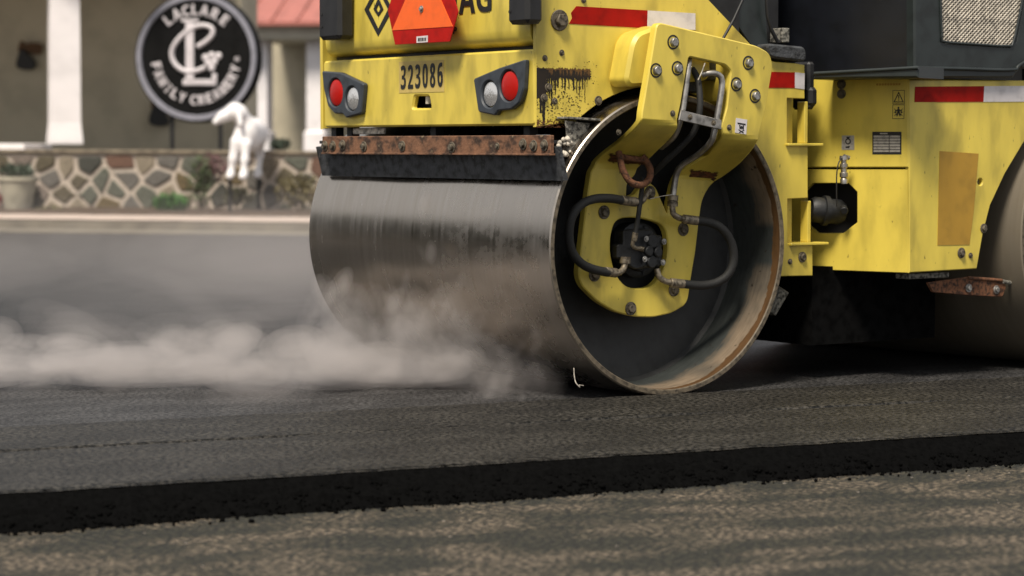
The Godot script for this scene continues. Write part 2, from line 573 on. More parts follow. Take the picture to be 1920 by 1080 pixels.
func drum_film_picture() -> ImageTexture:
	# u runs round the drum, v across it: fine streaks round it, a mottled dull film towards one end
	var w := 1024
	var h := 1024
	film = Image.create(w, h, false, Image.FORMAT_RGB8)
	var streak := FastNoiseLite.new()
	streak.seed = 32
	streak.frequency = 0.06
	streak.fractal_octaves = 4
	var blot := FastNoiseLite.new()
	blot.seed = 36
	blot.frequency = 0.02
	blot.fractal_octaves = 5
	var fine := FastNoiseLite.new()
	fine.seed = 37
	fine.frequency = 0.09
	fine.fractal_octaves = 4
	for x in w:
		var th := TAU * x / w
		var cx := cos(th)
		var cy := sin(th)
		for y in h:
			var z := (float(y) / h - 0.5) * 1.37
			var s := streak.get_noise_3d(cx * 14.0, cy * 14.0, y * 1.0)
			var b := blot.get_noise_3d(cx * 240.0, cy * 240.0, y * 0.55)
			var dull := 0.45 * smoothstep(-0.2, 0.5, b * 0.9 + fine.get_noise_3d(cx * 240.0, cy * 240.0, y * 0.6) * 0.3 + (z - 0.30) * 1.2)
			var r := clampf(0.24 + 0.06 * s + 0.04 * b + 0.16 * dull, 0.1, 0.6)
			film.set_pixel(x, y, Color(r, dull, clampf(0.5 + 0.5 * s, 0.0, 1.0)))
	return ImageTexture.create_from_image(film)

func drum_tread_picture() -> ImageTexture:
	var im := Image.create(film.get_width(), film.get_height(), false, Image.FORMAT_RGB8)
	for x in im.get_width():
		for y in im.get_height():
			var f := film.get_pixel(x, y)
			var c := Color(0.40, 0.35, 0.285).lerp(Color(0.50, 0.45, 0.395), f.b)
			c = c.lerp(Color(0.46, 0.42, 0.38), f.g * 0.8)
			im.set_pixel(x, y, c.linear_to_srgb())
	return ImageTexture.create_from_image(im)

func drum_inside_picture() -> ImageTexture:
	# u runs round the drum, v from the edge inwards
	var w := 1024
	var h := 256
	var im := Image.create(w, h, false, Image.FORMAT_RGB8)
	var a := FastNoiseLite.new()
	a.seed = 5
	a.frequency = 0.012
	a.fractal_octaves = 4
	var f := FastNoiseLite.new()
	f.seed = 9
	f.frequency = 0.05
	f.fractal_octaves = 4
	for x in w:
		var th := TAU * x / w
		var cx := cos(th) * 160.0
		var cy := sin(th) * 160.0
		var edge := 0.13 + 0.05 * a.get_noise_2d(cx, cy) + 0.02 * f.get_noise_2d(cx * 2.0, cy * 2.0)
		var bare := smoothstep(-0.15, 0.35, a.get_noise_2d(cx * 0.35 + 70.0, cy * 0.35 + 400.0) * 1.6)   # where the dust has been washed off
		var edge2 := 0.36 + 0.16 * a.get_noise_2d(cx + 500.0, cy)
		for y in h:
			var v := float(y) / h
			var k := f.get_noise_3d(cx * 0.25, cy * 0.25, v * 700.0) * 0.5 + f.get_noise_3d(cx, cy, v * 260.0) * 0.5
			var c: Color
			if v < edge:
				c = Color(0.085, 0.042, 0.014) * (1.0 + 0.6 * k)
			else:
				var d := clampf((v - edge2) / 0.22 + k * 0.9, 0.0, 1.0)
				c = Color(0.19, 0.145, 0.10).lerp(Color(0.034, 0.039, 0.037), maxf(d, bare)) * (1.0 + 0.55 * k)
				if f.get_noise_3d(cx * 1.4 + 900.0, cy * 1.4, v * 90.0) > 0.55:
					c = Color(0.02, 0.014, 0.01)
			im.set_pixel(x, y, Color(clampf(c.r, 0, 1), clampf(c.g, 0, 1), clampf(c.b, 0, 1)).linear_to_srgb())
	return ImageTexture.create_from_image(im)

func road_mat(cols: Array, sd: int, rough: float, bump: float) -> StandardMaterial3D:
	# uv in metres: a fine grain of stones and bitumen, uv2 carries broad patches
	var m := mat(Color.WHITE, rough)
	m.albedo_texture = noise_tex(cols, [0.32, 0.44, 0.76], 0.05, sd, 1024, 4)
	m.uv1_scale = Vector3(1.0, 1.0, 1)
	m.heightmap_enabled = true
	m.heightmap_texture = noise_tex([], [], 0.09, sd + 20, 1024, 3)
	m.heightmap_scale = bump
	m.detail_enabled = true
	m.detail_blend_mode = BaseMaterial3D.BLEND_MODE_MUL
	m.detail_uv_layer = BaseMaterial3D.DETAIL_UV_2
	m.detail_albedo = noise_tex([Color(0.80, 0.80, 0.80), Color(1, 1, 1)], [0.3, 0.7], 0.01, sd + 40, 512, 5)
	m.uv2_scale = Vector3(0.5, 0.9, 1)
	return m

func old_road_mat() -> StandardMaterial3D:
	var m := mat(Color.WHITE, 0.85)
	m.albedo_texture = noise_tex([lin(0.008, 0.008, 0.005), lin(0.048, 0.043, 0.030), lin(0.110, 0.095, 0.070), lin(0.26, 0.22, 0.17)], [0.30, 0.47, 0.60, 0.76], 0.040, 44, 1024, 5)
	m.uv1_scale = Vector3(1.1, 1.5, 1)
	m.heightmap_enabled = true
	m.heightmap_texture = noise_tex([], [], 0.07, 64, 1024, 3)
	m.heightmap_scale = 1.0
	m.detail_enabled = true
	m.detail_blend_mode = BaseMaterial3D.BLEND_MODE_MUL
	m.detail_uv_layer = BaseMaterial3D.DETAIL_UV_2
	m.detail_albedo = noise_tex([Color(0.48, 0.50, 0.43), Color(0.76, 0.74, 0.68), Color(1, 0.96, 0.92)], [0.32, 0.5, 0.68], 0.014, 84, 1024, 5)
	m.uv2_scale = Vector3(0.16, 0.36, 1)
	return m

# ---- the road -----------------------------------------------------------
const STREET := Transform3D(Vector3(0.98005, -0.005, 0.19867), Vector3(0.0049, 0.99999, 0.00099), Vector3(-0.19867, 0, 0.98007), Vector3(-2.6, 0, -20.0)) # the shop's side of the street
const ALONG := Vector3(0.91190, 0, -0.41041)   # along the paving lane
const ACROSS := Vector3(-0.41041, 0, -0.91190) # across it, away from the camera

func lane(s: float, y: float, t: float) -> Vector3:
	return ALONG * s + ACROSS * t + Vector3(0, y, 0)

func sheet(st: Shape, s0: float, s1: float, ns: int, ts: Array, height: Callable) -> void:
	# a strip of road on a grid
	for i in ns:
		for j in ts.size() - 1:
			var a := lerpf(s0, s1, float(i) / ns)
			var b := lerpf(s0, s1, float(i + 1) / ns)
			var q := [[a, ts[j]], [b, ts[j]], [b, ts[j + 1]], [a, ts[j + 1]]]
			var P := []
			var N := []
			for c in q:
				P.append(lane(c[0], height.call(c[0], c[1]), c[1]))
				var e := 0.004
				var hx: float = (height.call(c[0] + e, c[1]) - height.call(c[0] - e, c[1])) / (2.0 * e)
				var hy: float = (height.call(c[0], c[1] + e) - height.call(c[0], c[1] - e)) / (2.0 * e)
				N.append((Vector3.UP - ALONG * hx - ACROSS * hy).normalized())
			var U := []
			for c in q:
				U.append(Vector2(c[0], c[1]))
			st.quad_n(P[0], P[1], P[2], P[3], N[0], N[1], N[2], N[3], U[0], U[1], U[2], U[3])

func with_uv2(st: Shape) -> Shape:
	st.uv2 = st.uv.duplicate()
	return st

func setting() -> void:
	var flat := func(_s: float, _t: float) -> float: return 0.0
	# ground to the horizon
	var g := Shape.new()
	g.quad_n(Vector3(-400, -0.075, 400), Vector3(400, -0.075, 400), Vector3(400, -0.075, -400), Vector3(-400, -0.075, -400), Vector3.UP, Vector3.UP, Vector3.UP, Vector3.UP)
	structure(g, "ground", M.earth)
	# worn road that still waits for its new layer
	var rd := Shape.new()
	sheet(rd, -60.0, 60.0, 60, [-30.0, 0.0, 3.0, 5.2], func(_s: float, _t: float) -> float: return -0.062)
	structure(with_uv2(rd), "old_road", M.old_road)
	# rolled part of the new layer, as far as the kerb
	var far := Shape.new()
	sheet(far, -60.0, 60.0, 60, [6.125, 8.0, 12.0, 40.0], flat)
	structure(with_uv2(far), "rolled_asphalt", M.rolled)
	# loose strip beside the edge, a little higher, with a seam torn open along it
	var rough := FastNoiseLite.new()
	rough.seed = 3
	rough.frequency = 3.0
	rough.fractal_octaves = 3
	var tear := FastNoiseLite.new()
	tear.seed = 8
	tear.frequency = 0.9
	tear.fractal_octaves = 4
	var top := func(s: float, t: float) -> float:
		var y := 0.009 + 0.0018 * rough.get_noise_2d(s * 3.0, t * 3.0)
		var c := 5.61 + 0.018 * tear.get_noise_2d(s * 0.5, 40.0) + 0.01 * tear.get_noise_2d(s * 6.0, 0.0)
		var open := smoothstep(-0.12, 0.3, tear.get_noise_2d(s * 1.2, 9.0))
		var wide := 0.0035 + 0.008 * open
		y -= (0.004 + 0.026 * open) * exp(-pow((t - c) / wide, 2.0))
		y -= 0.010 * smoothstep(6.085, 6.122, t + 0.012 * rough.get_noise_2d(s * 2.0, 7.0))
		y -= 0.006 * pow(smoothstep(5.00, 4.945, t + 0.02 * rough.get_noise_2d(s * 1.6, 3.0)), 1.6)
		return y
	var strip := Shape.new()
	var ts := []
	for i in 8:
		ts.append(4.95 + i * 0.012)
	for i in 13:
		ts.append(5.07 + i * 0.038)
	for i in 22:
		ts.append(5.555 + i * 0.005)
	for i in 10:
		ts.append(5.69 + i * 0.04)
	for i in 8:
		ts.append(6.08 + i * 0.008)
	sheet(strip, -1.5, 6.0, 420, ts, top)
	sheet(strip, -30.0, -1.5, 10, [4.95, 5.6, 6.136], func(_s: float, _t: float) -> float: return 0.006)
	sheet(strip, 6.0, 40.0, 10, [4.95, 5.6, 6.136], func(_s: float, _t: float) -> float: return 0.006)
	var new_mat := structure(with_uv2(strip), "new_asphalt", M.mat_asphalt)
	# broken side of the new layer
	var face := Shape.new()
	var lumps := FastNoiseLite.new()
	lumps.seed = 12
	lumps.frequency = 14.0
	lumps.fractal_octaves = 3
	var ns := 620
	var nr := 9
	var P := []
	for i in ns + 1:
		var row := []
		var s := lerpf(-2.0, 6.5, float(i) / ns)
		for j in nr + 1:
			var k := float(j) / nr
			var t := lerpf(4.962, 4.815 - 0.035 * lumps.get_noise_2d(s * 0.06, 8.0) - 0.02 * lumps.get_noise_2d(s * 0.25, 3.0), k) + 0.014 * lumps.get_noise_2d(s * 1.0, k * 0.25) * minf(1.0, k * 4.0)
			var y := lerpf(top.call(s, 4.962) + 0.0005, -0.068, pow(k, 1.15)) + 0.008 * lumps.get_noise_2d(s * 1.0 + 50.0, k * 0.25) * minf(1.0, k * 4.0)
			row.append(lane(s, y, t))
		P.append(row)
	for i in ns:
		for j in nr:
			face.quad(P[i][j], P[i + 1][j], P[i + 1][j + 1], P[i][j + 1], -ACROSS + Vector3.UP * 0.5)
	for sd in [[-30.0, -2.0], [6.5, 40.0]]:
		face.quad(lane(sd[0], 0.006, 4.95), lane(sd[1], 0.006, 4.95), lane(sd[1], -0.068, 4.82), lane(sd[0], -0.068, 4.82), -ACROSS)
	part(face, "layer_edge", M.aggregate, new_mat)
	# stones of the mix that stick out of the edge and lie at its foot
	var st := Shape.new()
	ball(st, Vector3.ZERO, Vector3.ONE, 6, 0.5, 3)
	var mm := MultiMesh.new()
	mm.transform_format = MultiMesh.TRANSFORM_3D
	mm.mesh = st.mesh()
	var rng := RandomNumberGenerator.new()
	rng.seed = 77
	var spots: Array[Transform3D] = []
	for i in 9000:
		var s := rng.randf_range(-1.8, 6.2)
		var k := rng.randf_range(0.14, 1.0)
		var pos: Vector3
		var r := 0.0012 + 0.0058 * pow(rng.randf(), 3.5)
		if i % 9 == 0:
			var out := absf(rng.randfn(0.0, 0.03))
			pos = lane(s, -0.061 + r * 0.4, 4.83 - out)
		else:
			pos = lane(s, lerpf(-0.004, -0.064, pow(k, 1.1)), lerpf(4.955, 4.81 - 0.035 * lumps.get_noise_2d(s * 0.06, 8.0) - 0.02 * lumps.get_noise_2d(s * 0.25, 3.0), k))
		var b := Basis.from_euler(Vector3(rng.randf() * TAU, rng.randf() * TAU, 0)).scaled(Vector3(r * rng.randf_range(0.7, 1.4), r, r * rng.randf_range(0.7, 1.4)))
		spots.append(Transform3D(b, pos))
	mm.instance_count = spots.size()
	for i in spots.size():
		mm.set_instance_transform(i, spots[i])
	var mi := MultiMeshInstance3D.new()
	mi.name = "asphalt_crumbs"
	mi.multimesh = mm
	mi.material_override = M.aggregate
	add_child(mi)
	stuff(mi, "loose black asphalt crumbs along the broken edge of the new layer", "crumbs")
	# pale chips of the worn road and odd light stones
	var chips := MultiMesh.new()
	chips.transform_format = MultiMesh.TRANSFORM_3D
	chips.mesh = mm.mesh
	chips.instance_count = 90
	for i in 90:
		var r := rng.randf_range(0.0012, 0.0036)
		chips.set_instance_transform(i, Transform3D(Basis.from_euler(Vector3(0, rng.randf() * TAU, 0)).scaled(Vector3(r * 1.4, r * 0.6, r)), lane(rng.randf_range(0.4, 4.6), -0.061, 4.84 - pow(rng.randf(), 1.4) * 1.3)))
	var ci := MultiMeshInstance3D.new()
	ci.name = "road_chips"
	ci.multimesh = chips
	ci.material_override = M.mortar
	add_child(ci)
	stuff(ci, "pale stone chips scattered on the worn road in front", "chips")
	# kerb and planting strip, falling slightly to the right like the street
	var kerb := Shape.new()
	var tilt := STREET
	box(kerb, Vector3(-25, -0.12, -1.1), Vector3(25, 0.088, -0.03), 0.01, tilt)
	var kb := structure(kerb, "kerb", M.gutter)
	var kt := Shape.new()
	box(kt, Vector3(-25, 0.088, -1.1), Vector3(25, 0.103, -0.025), 0.006, tilt)
	part(kt, "kerb_top", M.concrete, kb)
	var gut := Shape.new()
	box(gut, Vector3(-25, -0.12, -0.03), Vector3(25, 0.012, 0.5), 0.004, tilt)
	structure(gut, "gutter", M.gutter)
	var bed := Shape.new()
	box(bed, Vector3(-25, -0.12, -9.0), Vector3(25, 0.12, -1.1), 0.01, tilt)
	structure(bed, "planting_bed", M.earth)

# ---- the roller ---------------------------------------------------------
func arm_z(u: float, v: float) -> float:
	var k := clampf((0.80 - (v + 0.13 * u)) / 0.125, 0.0, 1.0)
	return 0.75 - 0.22 * (0.5 * k + 0.5 * k * k * (3.0 - 2.0 * k))

func mirrored(s: Shape) -> Shape:
	var o := Shape.new()
	for i in range(0, s.v.size(), 3):
		for k in [0, 2, 1]:
			o.v.append(s.v[i + k] * Vector3(1, 1, -1))
			o.n.append(s.n[i + k] * Vector3(1, 1, -1))
			o.uv.append(s.uv[i + k])
	return o

func lettering(text: String, called: String, m: Material, parent: Node3D, t: Transform3D, w: float, h: float, bold := 0.0, depth := 0.001) -> MeshInstance3D:
	var tm := TextMesh.new()
	var f := SystemFont.new()
	f.font_names = PackedStringArray(["Droid Sans"])
	f.font_weight = 700 if bold > 0.0 else 400
	tm.font = f
	tm.text = text
	tm.font_size = 64
	tm.pixel_size = 0.01
	tm.depth = 0.01
	tm.curve_step = 1.0
	var bb := tm.get_aabb()
	var sc := Vector3(w / bb.size.x, h / bb.size.y, depth / 0.01)
	var o := part(tm, called, m, parent)
	o.transform = t * Transform3D(Basis.from_scale(sc), -bb.get_center() * sc)
	return o

func rear_face(x: float, at: Vector2) -> Transform3D:
	return Transform3D(Basis(Vector3(0, 0, 1), Vector3.UP, Vector3(-1, 0, 0)), Vector3(x, at.y, at.x))

func make_drum(parent: Node3D, label: String, tread: Material) -> Node3D:
	var d := Node3D.new()
	d.name = "drum"
	parent.add_child(d, true)
	d.set_meta("label", label)
	var R := 0.45
	var W := 0.685
	var s := Shape.new()
	lathe(s, PackedVector2Array([Vector2(R - 0.004, -W), Vector2(R, -W + 0.004), Vector2(R, -0.3), Vector2(R, 0.0), Vector2(R, 0.3), Vector2(R, W - 0.004), Vector2(R - 0.004, W)]), Vector3.ZERO, Vector3.BACK, 160)
	for i in s.uv.size():   # streaks run round the drum
		s.uv[i] = Vector2(s.uv[i].x, clampf(s.uv[i].y / 1.37 + 0.5, 0.002, 0.998))
	part(s, "tread", tread, d)
	for sg in [1.0, -1.0]:
		var rim := Shape.new()
		lathe(rim, PackedVector2Array([Vector2(R - 0.004, W), Vector2(R - 0.016, W), Vector2(R - 0.019, W - 0.003)]), Vector3.ZERO, Vector3.BACK * sg, 160)
		part(rim, "rim", M.drum_rim, d)
		var ins := Shape.new()
		lathe(ins, PackedVector2Array([Vector2(R - 0.019, W - 0.003), Vector2(R - 0.021, W - 0.12), Vector2(R - 0.024, 0.46)]), Vector3.ZERO, Vector3.BACK * sg, 160)
		for i in ins.uv.size():
			ins.uv[i] = Vector2(ins.uv[i].x, (W - ins.uv[i].y) / 0.225)
		part(ins, "inner_wall", M.drum_inside, d)
		var disc := Shape.new()
		lathe(disc, PackedVector2Array([Vector2(R - 0.021, 0.472), Vector2(R - 0.034, 0.456), Vector2(0.33, 0.448), Vector2(0.30, 0.43), Vector2(0.2, 0.43), Vector2(0.19, 0.45), Vector2(0.0, 0.45)]), Vector3.ZERO, Vector3.BACK * sg, 96)
		part(disc, "end_plate", M.drum_disc, d)
	return d

func roller() -> void:
	var r := thing("road_roller", "yellow tandem road roller with steel drums, red tail lights and orange triangle", "road roller", Vector3(0.08125, 0, -7.4831))
	r.rotation.y = 0.6138
	# -- drums
	var d1 := make_drum(r, "steel drum behind the tail lights, steaming on the fresh asphalt", M.drum)
	d1.position = Vector3(0, 0.45, 0)
	var d2 := make_drum(r, "steel drum at the right edge, half hidden by its fender", M.drum_dry)
	d2.position = Vector3(1.707, 0.45, 0.15)
	d2.rotation.y = 0.0732
	# -- frame over the first drum
	var side := Shape.new()
	var ol := [Vector2(-0.4459, 0.7999), Vector2(-0.4463, 1.2707), Vector2(0.0599, 1.2933), Vector2(0.1999, 1.1871), Vector2(0.3739, 1.0528), Vector2(0.4352, 1.0131), Vector2(0.4704, 1.0056), Vector2(0.5547, 1.0032), Vector2(0.5928, 0.9981), Vector2(0.5939, 0.8931), Vector2(0.5201, 0.8939), Vector2(0.5215, 0.7527), Vector2(0.6089, 0.7494), Vector2(0.6106, 0.5816), Vector2(0.5254, 0.5794), Vector2(0.5268, 0.4407), Vector2(0.6326, 0.4347), Vector2(0.6336, 0.3351), Vector2(0.4943, 0.3379)]
	var o2 := PackedVector2Array(ol)
	for i in 41:
		var a := deg_to_rad(lerpf(-18.0, 129.5, i / 40.0))
		o2.append(Vector2(0, 0.45) + Vector2(cos(a), sin(a)) * 0.474)
	plate(side, o2, [], 0.016, 0.002, on_z(0.612))
	var frame := part(side, "side_plate", M.yellow, r, "yellow side plate above the drum with a black rust stain")
	var s2 := mirrored(side)
	part(s2, "side_plate", M.yellow, r)
	# body between the plates
	var body := Shape.new()
	box(body, Vector3(-0.36, 0.925, -0.59), Vector3(0.34, 1.5, 0.59))
	box(body, Vector3(-0.40, 0.815, -0.58), Vector3(-0.33, 1.5, 0.58))
	box(body, Vector3(0.52, 0.36, -0.58), Vector3(0.60, 1.0, 0.53))
	box(body, Vector3(-0.30, 1.5, -0.56), Vector3(0.45, 1.75, 0.56))
	part(body, "body_core", M.black, r)
	# -- rear panel with lights
	var pan := Shape.new()
	plate(pan, rounded([Vector2(-0.5832, 1.0238), Vector2(0.6069, 1.0241), Vector2(0.6124, 0.8045), Vector2(-0.5784, 0.8057)], 0.012), [rounded([Vector2(-0.0287, 0.8998), Vector2(0.0531, 0.8984), Vector2(0.0649, 0.8614), Vector2(-0.0411, 0.862)], 0.008)], 0.022, 0.006, on_x(-0.45))
	var rear := part(pan, "rear_panel", M.yellow, r, "yellow rear panel with two pairs of tail lights and a number")
	var hook := Shape.new()
	cyl(hook, Vector3(-0.425, 0.905, 0.018), Vector3(-0.425, 0.875, 0.018), 0.012)
	part(hook, "hitch_pin", M.dirty_light, rear)
	# hood above it, swept from a section with a rolled lower lip
	var hood := Shape.new()
	var sec := [Vector2(-0.36, 1.037), Vector2(-0.408, 1.037), Vector2(-0.428, 1.040), Vector2(-0.442, 1.050), Vector2(-0.449, 1.064), Vector2(-0.451, 1.085), Vector2(-0.448, 1.2), Vector2(-0.44, 1.5), Vector2(-0.36, 1.5)]
	for i in sec.size() - 1:
		var a: Vector2 = sec[i]
		var b: Vector2 = sec[i + 1]
		var na := Vector2(b.y - a.y, -(b.x - a.x)).normalized() * -1.0
		var n0 := na
		var n1 := na
		if i > 0 and i < 6:
			var c: Vector2 = sec[i - 1]
			n0 = (na - Vector2(a.y - c.y, -(a.x - c.x)).normalized()).normalized()
		if i < 6 and i > 0:
			var e: Vector2 = sec[i + 2]
			n1 = (na - Vector2(e.y - b.y, -(e.x - b.x)).normalized()).normalized()
		hood.quad_n(Vector3(a.x, a.y, -0.565), Vector3(a.x, a.y, 0.590), Vector3(b.x, b.y, 0.590), Vector3(b.x, b.y, -0.565), Vector3(n0.x, n0.y, 0), Vector3(n0.x, n0.y, 0), Vector3(n1.x, n1.y, 0), Vector3(n1.x, n1.y, 0))
	for z in [-0.565, 0.590]:
		var ids := Geometry2D.triangulate_polygon(PackedVector2Array(sec))
		for k in range(0, ids.size(), 3):
			var q := []
			for e in 3:
				q.append(Vector3(sec[ids[k + e]].x, sec[ids[k + e]].y, z))
			hood.tri(q[0], q[1], q[2], Vector3(0, 0, signf(z)), Vector3(0, 0, signf(z)), Vector3(0, 0, signf(z)))
	var hd := part(hood, "hood", M.yellow, r)
	# rubber buffers on the hood
	var bl := Shape.new()
	box(bl, Vector3(-0.512, Vector2(-0.447, 1.0884).y, Vector2(-0.5115, 1.0908).x), Vector3(-0.452, 1.45, Vector2(-0.3768, 1.0858).x), 0.012)
	part(bl, "buffer", M.black, hd)
	var br := Shape.new()
	box(br, Vector3(-0.512, Vector2(0.6121, 1.0934).y, Vector2(0.5589, 1.0957).x), Vector3(-0.452, 1.45, Vector2(0.6593, 1.0914).x), 0.012)
	part(br, "buffer", M.black, hd)
	for zz in [Vector2(-0.4869, 1.1657).x, Vector2(0.575, 1.1179).x]:
		for yy in [1.13, 1.17]:
			var bh := Shape.new()
			cyl(bh, Vector3(-0.512, yy, zz), Vector3(-0.514, yy, zz), 0.005)
			part(bh, "screw", M.ink, hd)
	# maker's mark and lettering
	var mark := Shape.new()
	plate(mark, [Vector2(-0.3212, 1.1805), Vector2(-0.2368, 1.2622), Vector2(-0.155, 1.1726), Vector2(-0.2379, 1.0907)], [[Vector2(-0.2969, 1.181), Vector2(-0.2369, 1.2404), Vector2(-0.1786, 1.1754), Vector2(-0.2378, 1.116)]], 0.002, 0.0, on_x(-0.4515))
	plate(mark, [Vector2(-0.2662, 1.1796), Vector2(-0.2371, 1.2135), Vector2(-0.2087, 1.1769), Vector2(-0.2375, 1.1547)], [[Vector2(-0.2502, 1.1788), Vector2(-0.2373, 1.195), Vector2(-0.2246, 1.1776), Vector2(-0.2374, 1.1664)]], 0.002, 0.0, on_x(-0.4515))
	part(mark, "emblem", M.ink, hd)
	var tb: Vector2 = Vector2(0.16, 1.1883)
	lettering("BOMAG", "lettering", M.ink, hd, rear_face(-0.4515, tb), 0.468, 0.094, 1.2)
	var tp: Vector2 = Vector2(0.202, 1.0933)
	lettering("P", "lettering", M.ink, hd, rear_face(-0.4525, tp), 0.020, 0.022, 0.3)
	# fleet number
	var st := Shape.new()
	plate(st, [Vector2(-0.1158, 1.0079), Vector2(0.1385, 1.007), Vector2(0.1411, 0.9099), Vector2(-0.1163, 0.9105)], [], 0.0012, 0.0, on_x(-0.4512))
	var stick := part(st, "number_sticker", M.peach, rear)
	var tn: Vector2 = Vector2(0.015, 0.9606)
	for i in 6:
		lettering("323086"[i], "digit", M.ink, stick, rear_face(-0.4522, tn + Vector2((i - 2.5) * 0.0418, (i - 2.5) * 0.0006)), 0.029, 0.074, 0.5)
	# tail lights
	var lamps := [
		[[Vector2(-0.5612, 0.9906), Vector2(-0.4442, 0.9829), Vector2(-0.2994, 0.9436), Vector2(-0.3164, 0.8485), Vector2(-0.4121, 0.8357), Vector2(-0.4286, 0.8488), Vector2(-0.4824, 0.8503), Vector2(-0.5229, 0.8734), Vector2(-0.5497, 0.9314)], Vector2(Vector2(-0.4757, 0.9187).x, Vector2(-0.4757, 0.9187).y), Vector2(Vector2(-0.3734, 0.8971).x, Vector2(-0.3734, 0.8971).y)],
		[[Vector2(0.5886, 0.9943), Vector2(0.4543, 0.9726), Vector2(0.3238, 0.9445), Vector2(0.349, 0.8459), Vector2(0.4378, 0.8347), Vector2(0.4515, 0.8486), Vector2(0.5193, 0.8517), Vector2(0.5595, 0.8697), Vector2(0.5808, 0.9093)], Vector2(Vector2(0.5067, 0.9204).x, Vector2(0.5067, 0.9204).y), Vector2(Vector2(0.4069, 0.8977).x, Vector2(0.4069, 0.8977).y)]]
	for L in lamps:
		var cl := Node3D.new()
		cl.name = "tail_light"
		r.add_child(cl, true)
		var hs := Shape.new()
		var dark: Array = L[0]
		var hr := circle2(L[1], 0.046, 28)
		var hc := circle2(L[2], 0.040, 28)
		plate(hs, rounded(dark, 0.007), [hr, hc], 0.02, 0.004, on_x(-0.4695))
		part(hs, "housing", M.light_housing, cl)
		var rl := Shape.new()
		lathe(rl, PackedVector2Array([Vector2(0.0435, -0.01), Vector2(0.0425, 0.006), Vector2(0.034, 0.0095), Vector2(0.018, 0.0115), Vector2(0.0, 0.012)]), Vector3(-0.4580, L[1].y, L[1].x), Vector3(-1, 0, 0), 32)
		part(rl, "red_lens", M.red_lens, cl)
		var wl := Shape.new()
		lathe(wl, PackedVector2Array([Vector2(0.0375, -0.01), Vector2(0.036, 0.005), Vector2(0.028, 0.009), Vector2(0.014, 0.011), Vector2(0.0, 0.0115)]), Vector3(-0.4580, L[2].y, L[2].x), Vector3(-1, 0, 0), 32)
		part(wl, "clear_lens", M.clear_lens, cl)
	# slow vehicle triangle
	var tri := Shape.new()
	plate(tri, [Vector2(-0.0538, 1.0577), Vector2(0.2518, 1.0565), Vector2(0.2978, 1.1432), Vector2(0.215, 1.2964), Vector2(-0.0171, 1.3047), Vector2(-0.095, 1.1647)], [], 0.003, 0.0008, on_x(-0.505))
	var emb := part(tri, "slow_vehicle_sign", M.sign_red, r, "orange and red slow vehicle triangle with a white barcode label")
	var org := Shape.new()
	plate(org, [Vector2(-0.069, 1.1026), Vector2(0.2706, 1.1009), Vector2(0.1169, 1.2994), Vector2(0.0991, 1.3006)], [], 0.0012, 0.0, on_x(-0.5062))
	part(org, "orange_face", M.orange, emb)
	var lab := Shape.new()
	plate(lab, [Vector2(0.0712, 1.0784), Vector2(0.1337, 1.0792), Vector2(0.1336, 1.0591), Vector2(0.0711, 1.0589)], [], 0.001, 0.0, on_x(-0.5063))
	part(lab, "white_label", M.white_tape, emb)
	var bars := Shape.new()
	for i in 7:
		var z0: float = Vector2(0.0809, 1.0707).x + i * 0.0065
		box(bars, Vector3(-0.5072, Vector2(0.0988, 1.0636).y, z0), Vector3(-0.5064, Vector2(0.0988, 1.0733).y, z0 + (0.003 if i % 3 else 0.0045)))
	part(bars, "bar_marks", M.ink, emb)
	var sb := Shape.new()
	var sp: Vector2 = Vector2(0.0999, 1.1604)
	bolt(sb, Vector3(-0.506, sp.y, sp.x), Vector3(-1, 0, 0), 0.007)
	part(sb, "bolt", M.bolt, emb)
	var br2 := Shape.new()
	box(br2, Vector3(-0.502, 1.17, -0.05), Vector3(-0.452, 1.21, 0.05))
	part(br2, "bracket", M.black, emb)
	# -- scraper against the drum
	var rub := Shape.new()
	var rz0: float = Vector2(-0.6312, 0.6981).x
	var rz1: float = Vector2(0.7236, 0.6901).x
	var rs := [Vector2(-0.413, 0.648), Vector2(-0.428, 0.646), Vector2(-0.452, 0.742), Vector2(-0.437, 0.744)]
	for i in 4:
		var a: Vector2 = rs[i]
		var b: Vector2 = rs[(i + 1) % 4]
		var nn := Vector3(b.y - a.y, -(b.x - a.x), 0)
		var mid := (a + b) / 2.0 - Vector2(-0.4325, 0.695)
		if nn.dot(Vector3(mid.x, mid.y, 0)) < 0.0:
			nn = -nn
		for k in 24:
			var z0 := lerpf(rz0, rz1, k / 24.0)
			var z1 := lerpf(rz0, rz1, (k + 1) / 24.0)
			var w0 := 0.0025 * sin(z0 * 9.0)
			var w1 := 0.0025 * sin(z1 * 9.0)
			rub.quad(Vector3(a.x + w0, a.y, z0), Vector3(a.x + w1, a.y, z1), Vector3(b.x + w1, b.y, z1), Vector3(b.x + w0, b.y, z0), nn)
	for z in [rz0, rz1]:
		rub.quad(Vector3(rs[0].x, rs[0].y, z), Vector3(rs[1].x, rs[1].y, z), Vector3(rs[2].x, rs[2].y, z), Vector3(rs[3].x, rs[3].y, z), Vector3(0, 0, z))
	box(rub, Vector3(-0.456, 0.735, 0.62), Vector3(-0.440, 0.778, 0.680), 0.003)
	part(rub, "rubber_scraper", M.rubber, r)
	var bar := Shape.new()
	var bz0: float = Vector2(-0.5589, 0.7424).x
	var bz1: float = Vector2(0.7156, 0.7432).x
	box(bar, Vector3(-0.470, 0.722, bz0), Vector3(-0.456, 0.776, bz1), 0.002)
	box(bar, Vector3(-0.474, 0.718, bz0), Vector3(-0.452, 0.724, bz1), 0.001)
	var rb := part(bar, "scraper_bar", M.rusty_bar, r, "rusty bolted bar that clamps the rubber scraper")
